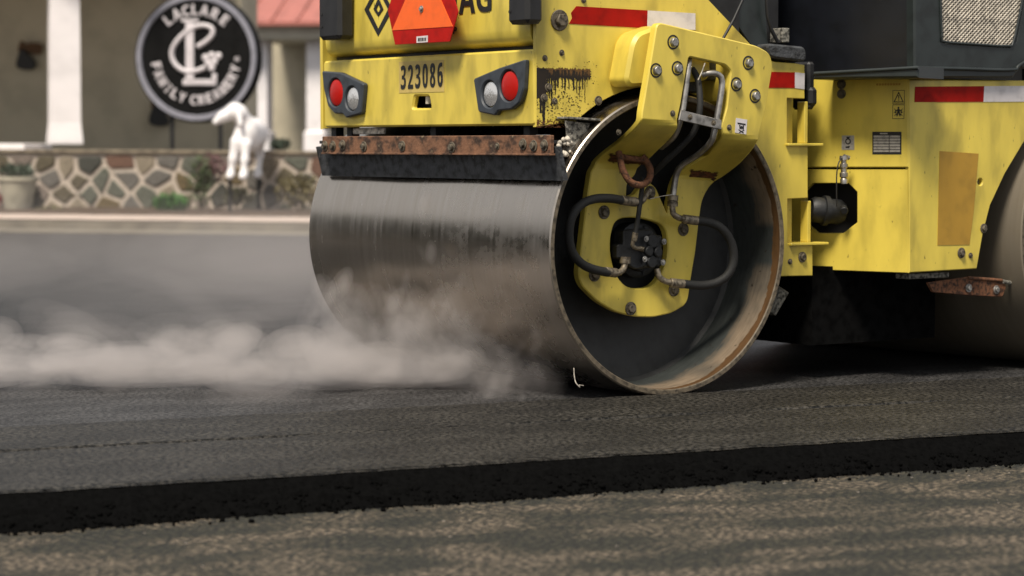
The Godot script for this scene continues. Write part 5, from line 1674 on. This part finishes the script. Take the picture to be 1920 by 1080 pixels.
func round_sign() -> void:
	var s := street_thing("round_sign", "round black sign with grey ring and white curved lettering on two posts", "sign")
	var c: Vector3 = Vector3(-1.3153, 1.6243, -3.45)
	var px := 0.00549   # metres to a picture element of the layout drawing
	var at := func(x: float, y: float) -> Vector2: return Vector2(c.x + (x - 368.0) * px, c.y - (y - 108.0) * px)
	var d := Shape.new()
	cyl(d, c - Vector3(0, 0, 0.14), c, 120.0 * px, -1.0, 72, 0.012)
	part(d, "disc", M.sign_black, s)
	var rg := Shape.new()
	lathe(rg, PackedVector2Array([Vector2(116.5 * px, 0.0), Vector2(115.5 * px, 0.022), Vector2(107.0 * px, 0.022), Vector2(105.5 * px, 0.0)]), c, Vector3.BACK, 72)
	part(rg, "ring", M.sign_grey, s)
	var put := func(ch: String, ang: float, rad: float, w: float, h: float, flip: bool) -> void:
		var a := deg_to_rad(ang)
		var pos := c + Vector3(cos(a), sin(a), 0) * rad * px + Vector3(0, 0, 0.008)
		var rot := a - PI / 2.0 + (PI if flip else 0.0)
		lettering(ch, "letter", M.sign_white, s, Transform3D(Basis(Vector3.BACK, rot), pos), w * px, h * px, 0.8, 0.012)
	var up := [["L", 128.0, 12.0], ["A", 115.0, 15.0], ["C", 102.5, 14.0], ["L", 91.0, 12.0], ["A", 79.0, 15.0], ["R", 65.0, 14.0], ["E", 51.0, 12.0]]
	for q in up:
		put.call(q[0], q[1], 88.0, q[2], 20.0, false)
	var word := "FAMILY"
	for i in word.length():
		put.call(word[i], 191.0 + i * 11.8, 78.0, 5.0 if word[i] == "I" else 12.5, 18.0, true)
	word = "CREAMERY"
	for i in word.length():
		put.call(word[i], 266.5 + i * 11.2, 78.0, 12.5, 18.0, true)
	put.call("®", 358.0, 79.0, 9.0, 9.0, true)
	# monogram: a tall L through a looping C, with a leaf at its end
	var z := c.z + 0.012
	var mono := Shape.new()
	for q in [[348, 38, 364, 153], [340, 37, 373, 43], [342, 148, 407, 159], [399, 137, 408, 155]]:
		var a: Vector2 = at.call(q[0], q[3])
		var b: Vector2 = at.call(q[2], q[1])
		box(mono, Vector3(a.x, a.y, z - 0.012), Vector3(b.x, b.y, z + 0.006), 0.006)
	var path := []
	for q in [[371, 88], [388, 78], [400, 65], [397, 53], [377, 49], [353, 58], [331, 78], [321, 98], [326, 118], [344, 132], [366, 133], [386, 126]]:
		var a: Vector2 = at.call(q[0], q[1])
		path.append(Vector3(a.x, a.y, z - 0.008))
	tube(mono, curve(path, 0.03), 0.026, 10)
	part(mono, "monogram", M.sign_white, s)
	for q in [[386, 108], [398, 104], [411, 105], [391, 118], [403, 116], [398, 127]]:
		var lf := Shape.new()
		var a: Vector2 = at.call(q[0], q[1])
		ball(lf, Vector3(a.x, a.y, z - 0.006), Vector3(0.038, 0.038, 0.014), 10)
		part(lf, "leaf", M.sign_white, s)
	for x in [316.0, 410.0]:
		var ps := Shape.new()
		var a: Vector2 = at.call(x, 0.0)
		cyl(ps, Vector3(a.x, 0.1, c.z - 0.07), Vector3(a.x, c.y, c.z - 0.07), 0.022)
		part(ps, "post", M.black, s)

# ---- things in the planting bed ----------------------------------------
func goat_field(joints: Array, p: Vector3) -> float:
	# smooth union of tapered capsules
	var k := 0.017
	var acc := 0.0
	for j in joints:
		var a: Vector3 = j[0]
		var b: Vector3 = j[1]
		var ab := b - a
		var t := clampf((p - a).dot(ab) / maxf(ab.length_squared(), 1e-6), 0.0, 1.0)
		acc += exp(-((p - a - ab * t).length() - lerpf(j[2], j[3], t)) / k)
	return -k * log(maxf(acc, 1e-30))

func surface_nets(s: Shape, joints: Array, lo: Vector3, hi: Vector3, cell: float) -> void:
	var n := Vector3i(((hi - lo) / cell).ceil()) + Vector3i.ONE
	var f := PackedFloat32Array()
	f.resize(n.x * n.y * n.z)
	for z in n.z:
		for y in n.y:
			for x in n.x:
				f[(z * n.y + y) * n.x + x] = goat_field(joints, lo + Vector3(x, y, z) * cell)
	var id := func(x: int, y: int, z: int) -> int: return (z * n.y + y) * n.x + x
	var pos := {}
	for z in n.z - 1:
		for y in n.y - 1:
			for x in n.x - 1:
				var sum := Vector3.ZERO
				var cnt := 0
				for e in [[0, 0, 0, 1, 0, 0], [0, 1, 0, 1, 1, 0], [0, 0, 1, 1, 0, 1], [0, 1, 1, 1, 1, 1], [0, 0, 0, 0, 1, 0], [1, 0, 0, 1, 1, 0], [0, 0, 1, 0, 1, 1], [1, 0, 1, 1, 1, 1], [0, 0, 0, 0, 0, 1], [1, 0, 0, 1, 0, 1], [0, 1, 0, 0, 1, 1], [1, 1, 0, 1, 1, 1]]:
					var a := f[id.call(x + e[0], y + e[1], z + e[2])]
					var b := f[id.call(x + e[3], y + e[4], z + e[5])]
					if (a < 0.0) != (b < 0.0):
						sum += Vector3(x + e[0], y + e[1], z + e[2]).lerp(Vector3(x + e[3], y + e[4], z + e[5]), a / (a - b))
						cnt += 1
				if cnt:
					pos[Vector3i(x, y, z)] = lo + sum / cnt * cell
	var grad := func(p: Vector3) -> Vector3:
		var e := 0.004
		return Vector3(goat_field(joints, p + Vector3(e, 0, 0)) - goat_field(joints, p - Vector3(e, 0, 0)), goat_field(joints, p + Vector3(0, e, 0)) - goat_field(joints, p - Vector3(0, e, 0)), goat_field(joints, p + Vector3(0, 0, e)) - goat_field(joints, p - Vector3(0, 0, e))).normalized()
	var nr := {}
	for k in pos:
		nr[k] = grad.call(pos[k])
	var ax := [Vector3i(1, 0, 0), Vector3i(0, 1, 0), Vector3i(0, 0, 1)]
	for key in pos:
		for d in 3:
			var u: Vector3i = ax[(d + 1) % 3]
			var v: Vector3i = ax[(d + 2) % 3]
			var c0: Vector3i = key
			var q: Vector3i = c0 + ax[d]
			if c0[(d + 1) % 3] == 0 or c0[(d + 2) % 3] == 0:
				continue
			if (f[id.call(c0.x, c0.y, c0.z)] < 0.0) == (f[id.call(q.x, q.y, q.z)] < 0.0):
				continue
			var ks := [c0, c0 - u, c0 - u - v, c0 - v]
			if ks.all(func(kk: Vector3i) -> bool: return pos.has(kk)):
				s.quad_n(pos[ks[0]], pos[ks[1]], pos[ks[2]], pos[ks[3]], nr[ks[0]], nr[ks[1]], nr[ks[2]], nr[ks[3]])

func foliage(s: Shape, c: Vector3, size: Vector3, count: int, leaf: float, rng: RandomNumberGenerator) -> void:
	for i in count:
		var d := Vector3(rng.randfn(), rng.randfn(), rng.randfn()).normalized() * pow(rng.randf(), 0.45)
		var p := c + d * size
		var b := Basis.from_euler(Vector3(rng.randf_range(-1.2, 1.2), rng.randf() * TAU, rng.randf_range(-0.6, 0.6)))
		var l := leaf * rng.randf_range(0.6, 1.3)
		var n := b * Vector3(0, 0, 1)
		var tip := p + b * Vector3(0, l, 0)
		s.tri(p, p + b * Vector3(l * 0.28, l * 0.45, l * 0.06), tip, n, n, n)
		s.tri(p, tip, p + b * Vector3(-l * 0.28, l * 0.45, l * 0.06), n, n, n)

func garden() -> void:
	var rng := RandomNumberGenerator.new()
	rng.seed = 19
	# goat statue on two pegs, its head turned to the left
	var g := street_thing("goat_statue", "small white goat statue with lowered head standing on two black pegs", "statue")
	var J := [
		[Vector3(-0.5957, 0.9603, -1.92), Vector3(-0.5319, 1.011, -1.95), 0.030, 0.045], [Vector3(-0.5319, 1.011, -1.95), Vector3(-0.4324, 1.0672, -2.0), 0.045, 0.068], [Vector3(-0.4324, 1.0672, -2.0), Vector3(-0.3798, 1.0422, -2.0), 0.068, 0.07],
		[Vector3(-0.3968, 1.0474, -2.02), Vector3(-0.3217, 0.9173, -2.08), 0.066, 0.085],
		[Vector3(-0.343, 0.8567, -2.08), Vector3(-0.3995, 0.8786, -2.42), 0.115, 0.125], [Vector3(-0.3618, 0.7959, -2.04), Vector3(-0.335, 0.776, -2.12), 0.085, 0.10], [Vector3(-0.339, 0.7962, -2.1), Vector3(-0.3716, 0.8175, -2.5), 0.095, 0.09], [Vector3(-0.3995, 0.8786, -2.42), Vector3(-0.3862, 0.859, -2.58), 0.12, 0.10],
		[Vector3(-0.4174, 0.7654, -2.0), Vector3(-0.4428, 0.6142, -1.98), 0.058, 0.034], [Vector3(-0.4428, 0.6142, -1.98), Vector3(-0.461, 0.4732, -1.97), 0.034, 0.028], [Vector3(-0.461, 0.4681, -1.97), Vector3(-0.4616, 0.4484, -1.94), 0.033, 0.033],
		[Vector3(-0.3108, 0.7458, -1.98), Vector3(-0.3172, 0.6051, -1.95), 0.048, 0.030], [Vector3(-0.3172, 0.6051, -1.95), Vector3(-0.3215, 0.4697, -1.93), 0.029, 0.029], [Vector3(-0.3215, 0.4596, -1.93), Vector3(-0.3223, 0.445, -1.9), 0.034, 0.034],
		[Vector3(-0.3809, 0.8177, -2.58), Vector3(-0.3905, 0.6521, -2.66), 0.060, 0.030], [Vector3(-0.3905, 0.6521, -2.66), Vector3(-0.3934, 0.4764, -2.6), 0.028, 0.026], [Vector3(-0.3934, 0.4609, -2.6), Vector3(-0.3947, 0.4457, -2.57), 0.034, 0.034],
		[Vector3(-0.4207, 0.7969, -2.62), Vector3(-0.4759, 0.6403, -2.86), 0.050, 0.028], [Vector3(-0.4759, 0.6403, -2.86), Vector3(-0.468, 0.4735, -2.8), 0.027, 0.026],
		[Vector3(-0.3725, 1.0713, -1.93), Vector3(-0.3421, 0.9409, -1.9), 0.018, 0.026], [Vector3(-0.3575, 0.9112, -2.66), Vector3(-0.3423, 0.8285, -2.68), 0.022, 0.014]]
	var gs := Shape.new()
	var lo := Vector3(1e6, 1e6, 1e6)
	var hi := -lo
	for j in J:
		for e in 2:
			lo = lo.min(j[e] - Vector3.ONE * 0.16)
			hi = hi.max(j[e] + Vector3.ONE * 0.16)
	surface_nets(gs, J, lo, hi, 0.016)
	part(gs, "body", M.white_paint, g)
	for p in [Vector3(-0.465, 0.4381, -1.95), Vector3(-0.3817, 0.4302, -2.58)]:
		var pg := Shape.new()
		cyl(pg, Vector3(p.x, 0.08, p.z), p, 0.020)
		part(pg, "peg", M.ink, g)
	# planter
	var pot := street_thing("planter", "pale round planter pot in front of the stone wall at the left edge", "planter")
	var pc: Vector3 = Vector3(-2.623, 0.0757, -2.0)
	var pt := Shape.new()
	lathe(pt, PackedVector2Array([Vector2(0.0, 0.0), Vector2(0.125, 0.0), Vector2(0.175, 0.22), Vector2(0.185, 0.27), Vector2(0.20, 0.275), Vector2(0.20, 0.31), Vector2(0.18, 0.31), Vector2(0.17, 0.27), Vector2(0.0, 0.27)]), Vector3(pc.x, 0.12, -2.0), Vector3.UP, 32)
	part(pt, "pot", M.pot, pot)
	var pf := Shape.new()
	foliage(pf, Vector3(pc.x, 0.46, -2.0), Vector3(0.19, 0.07, 0.16), 260, 0.06, rng)
	part(pf, "plant", leaf_mat(lin(0.035, 0.05, 0.03)), pot)
	var red := street_thing("red_flower", "small red flowers beside the planter at the left edge", "flower")
	var fs := Shape.new()
	var fp: Vector3 = Vector3(-2.8099, 0.0854, -1.95)
	foliage(fs, Vector3(fp.x, 0.20, -1.95), Vector3(0.06, 0.06, 0.06), 120, 0.035, rng)
	part(fs, "blossom", leaf_mat(lin(0.25, 0.02, 0.02)), red)
	# plants: [x and y in the street's axes, half sizes, leaves, leaf length, colour, label]
	var list := [
		[Vector3(-1.0832, 0.1533, -2.0), Vector3(0.16, 0.09, 0.12), 420, 0.075, lin(0.06, 0.16, 0.035), "bright green low plant at the foot of the stone wall"],
		[Vector3(-0.8251, 0.3714, -2.15), Vector3(0.13, 0.26, 0.10), 300, 0.055, lin(0.075, 0.10, 0.045), "loose dark shrub left of the goat statue"],
		[Vector3(-0.7742, 0.5078, -2.3), Vector3(0.16, 0.13, 0.10), 260, 0.05, lin(0.12, 0.05, 0.055), "purplish leafy shrub against the wall beside the goat"],
		[Vector3(-0.4739, 0.236, -2.2), Vector3(0.16, 0.10, 0.10), 240, 0.05, lin(0.09, 0.085, 0.045), "low brown-green plants under the goat statue"],
		[Vector3(0.1358, 0.2925, -2.2), Vector3(0.24, 0.18, 0.12), 420, 0.06, lin(0.12, 0.10, 0.045), "dry brownish shrub beside the roller's drum"],
		[Vector3(-0.4241, 0.7291, -3.4), Vector3(0.12, 0.06, 0.1), 220, 0.05, lin(0.025, 0.04, 0.02), "dark green plant on the porch behind the wall"],
		[Vector3(-2.4673, 0.152, -2.1), Vector3(0.05, 0.16, 0.06), 160, 0.05, lin(0.03, 0.035, 0.02), "thin dark plant right of the planter pot"],
		[Vector3(-2.2887, 0.0896, -2.0), Vector3(0.22, 0.04, 0.1), 200, 0.04, lin(0.11, 0.10, 0.03), "yellowish weeds at the foot of the wall right of the planter"]]
	for q in list:
		var o := street_thing("garden_plant", q[5], "plant", "plants along the stone wall")
		var f := Shape.new()
		foliage(f, q[0], q[1], q[2], q[3], rng)
		part(f, "leaves", leaf_mat(q[4]), o)
		var stem := Shape.new()
		for k in 3:
			var e := Vector3(rng.randf_range(-0.6, 0.6), 0.3, rng.randf_range(-0.5, 0.5))
			tube(stem, PackedVector3Array([Vector3(q[0].x, maxf(q[0].y - q[1].y, 0.11), q[0].z), q[0] + q[1] * e]), 0.005, 5)
		part(stem, "stem", M.earth, o)

func leaf_mat(c: Color) -> StandardMaterial3D:
	var m := mat(c, 0.6)
	m.backlight_enabled = true
	m.backlight = Color(0.3, 0.3, 0.3)
	return m

# ---- steam --------------------------------------------------------------
func steam() -> void:
	var o := Node3D.new()
	o.name = "steam"
	add_child(o)
	stuff(o, "white steam drifting off the hot asphalt around the drum", "steam")
	var rng := RandomNumberGenerator.new()
	rng.seed = 23
	var mats := {}
	var puff := func(p: Vector3, size: Vector3, dens: float, turn: Vector3) -> void:
		# two shells, one inside the other, so that a puff thins out towards its edge
		var key := snappedf(dens, 0.05)
		if not mats.has(key):
			var m := FogMaterial.new()
			m.albedo = Color(1.0, 0.965, 0.95)
			m.density = key
			mats[key] = m
		for q in [1.0, 0.62]:
			var f := FogVolume.new()
			f.name = "puff"
			f.shape = RenderingServer.FOG_VOLUME_SHAPE_ELLIPSOID
			f.size = size * q
			f.material = mats[key]
			o.add_child(f, true)
			f.position = p
			f.rotation = turn
	# low bank that creeps over the rolled lane: clumps of puffs, each clump torn into smaller ones
	for i in 42:
		var c := Vector3(rng.randf_range(-2.3, -0.15), 0.02 + absf(rng.randfn(0.0, 0.04)), -7.0 - absf(rng.randfn(0.0, 0.24)))
		var R := rng.randf_range(0.16, 0.5)
		puff.call(c, Vector3(R * 1.5, rng.randf_range(0.04, 0.10), R), rng.randf_range(0.3, 0.85), Vector3(0, rng.randf() * TAU, rng.randf_range(-0.12, 0.12)))
		for j in 5:
			var r := R * rng.randf_range(0.18, 0.5)
			puff.call(c + Vector3(rng.randfn(0.0, R * 0.45), absf(rng.randfn(0.0, 0.04)), rng.randfn(0.0, R * 0.3)), Vector3(r * rng.randf_range(0.9, 1.7), r * rng.randf_range(0.3, 0.8), r), rng.randf_range(0.5, 1.5), Vector3(rng.randf_range(-0.3, 0.3), rng.randf() * TAU, rng.randf_range(-0.5, 0.6)))
	# wide thin veil over the lane behind
	for i in 8:
		puff.call(Vector3(rng.randf_range(-3.2, -0.6), rng.randf_range(0.15, 0.40), rng.randf_range(-10.5, -8.4)), Vector3(rng.randf_range(1.2, 2.2), rng.randf_range(0.3, 0.55), rng.randf_range(0.8, 1.5)), 0.05, Vector3(0, rng.randf_range(-0.4, 0.4), rng.randf_range(-0.1, 0.1)))
	# ragged top of the bank
	for i in 50:
		var r := rng.randf_range(0.10, 0.35)
		puff.call(Vector3(rng.randf_range(-2.0, -0.1), 0.06 + absf(rng.randfn(0.0, 0.08)), -7.25 + rng.randfn(0.0, 0.22)), Vector3(r * 1.5, r * rng.randf_range(0.3, 0.7), r), rng.randf_range(0.1, 0.3), Vector3(0, rng.randf() * TAU, rng.randf_range(-0.7, 0.7)))
	# vapour that curls up along the face of the drum: clumps torn into faint shreds
	for i in 40:
		var k := rng.randf()
		var at := Vector3(-0.66, 0.0, -7.66).lerp(Vector3(0.12, 0.0, -6.80), k)
		var h := 0.04 + absf(rng.randfn(0.0, 0.19)) * (0.15 + 0.85 * pow(cos(PI * (k - 0.06) / 0.58), 2.0)) * (1.0 - 0.3 * k)
		var c := at + Vector3(rng.randfn(0.0, 0.06), h, rng.randfn(0.0, 0.06))
		var lean := rng.randf_range(-0.9, 0.5)
		var R := rng.randf_range(0.10, 0.24)
		var d := rng.randf_range(0.25, 0.7) * (1.0 - 0.5 * smoothstep(0.6, 1.0, k))
		puff.call(c, Vector3(R, R * rng.randf_range(0.8, 1.5), R * 0.8), d, Vector3(0, 0.6, lean))
		for j in 5:
			var r := R * rng.randf_range(0.18, 0.48)
			puff.call(c + Vector3(rng.randfn(0.0, R * 0.4), rng.randfn(0.0, R * 0.5), rng.randfn(0.0, R * 0.3)), Vector3(r * 0.7, r * rng.randf_range(1.0, 2.2), r * 0.7), d * rng.randf_range(1.5, 3.5), Vector3(rng.randf_range(-0.4, 0.4), 0.6, lean + rng.randfn(0.0, 0.4)))

# ---- what the polished drum mirrors beyond the left edge of the picture --
func hedge() -> void:
	var h := thing("clipped_hedge", "dark clipped hedge along the lane beyond the left edge of the picture", "hedge", Vector3(-7.45, 0, -11.2))
	h.rotation.y = -1.91
	var rng := RandomNumberGenerator.new()
	rng.seed = 51
	var core := Shape.new()
	box(core, Vector3(-0.15, 0.0, -0.4), Vector3(6.0, 1.45, 0.4), 0.1)
	part(core, "branches", leaf_mat(lin(0.02, 0.025, 0.012)), h)
	var lv := Shape.new()
	for i in 4500:
		var p := Vector3(rng.randf_range(-0.2, 6.05), rng.randf_range(0.02, 1.5), 0.42 if rng.randf() < 0.7 else -0.42)
		if rng.randf() < 0.25:
			p = Vector3(p.x, 1.46, rng.randf_range(-0.42, 0.42))
		foliage(lv, p, Vector3.ONE * 0.05, 1, 0.09, rng)
	part(lv, "leaves", leaf_mat(lin(0.045, 0.055, 0.022)), h)
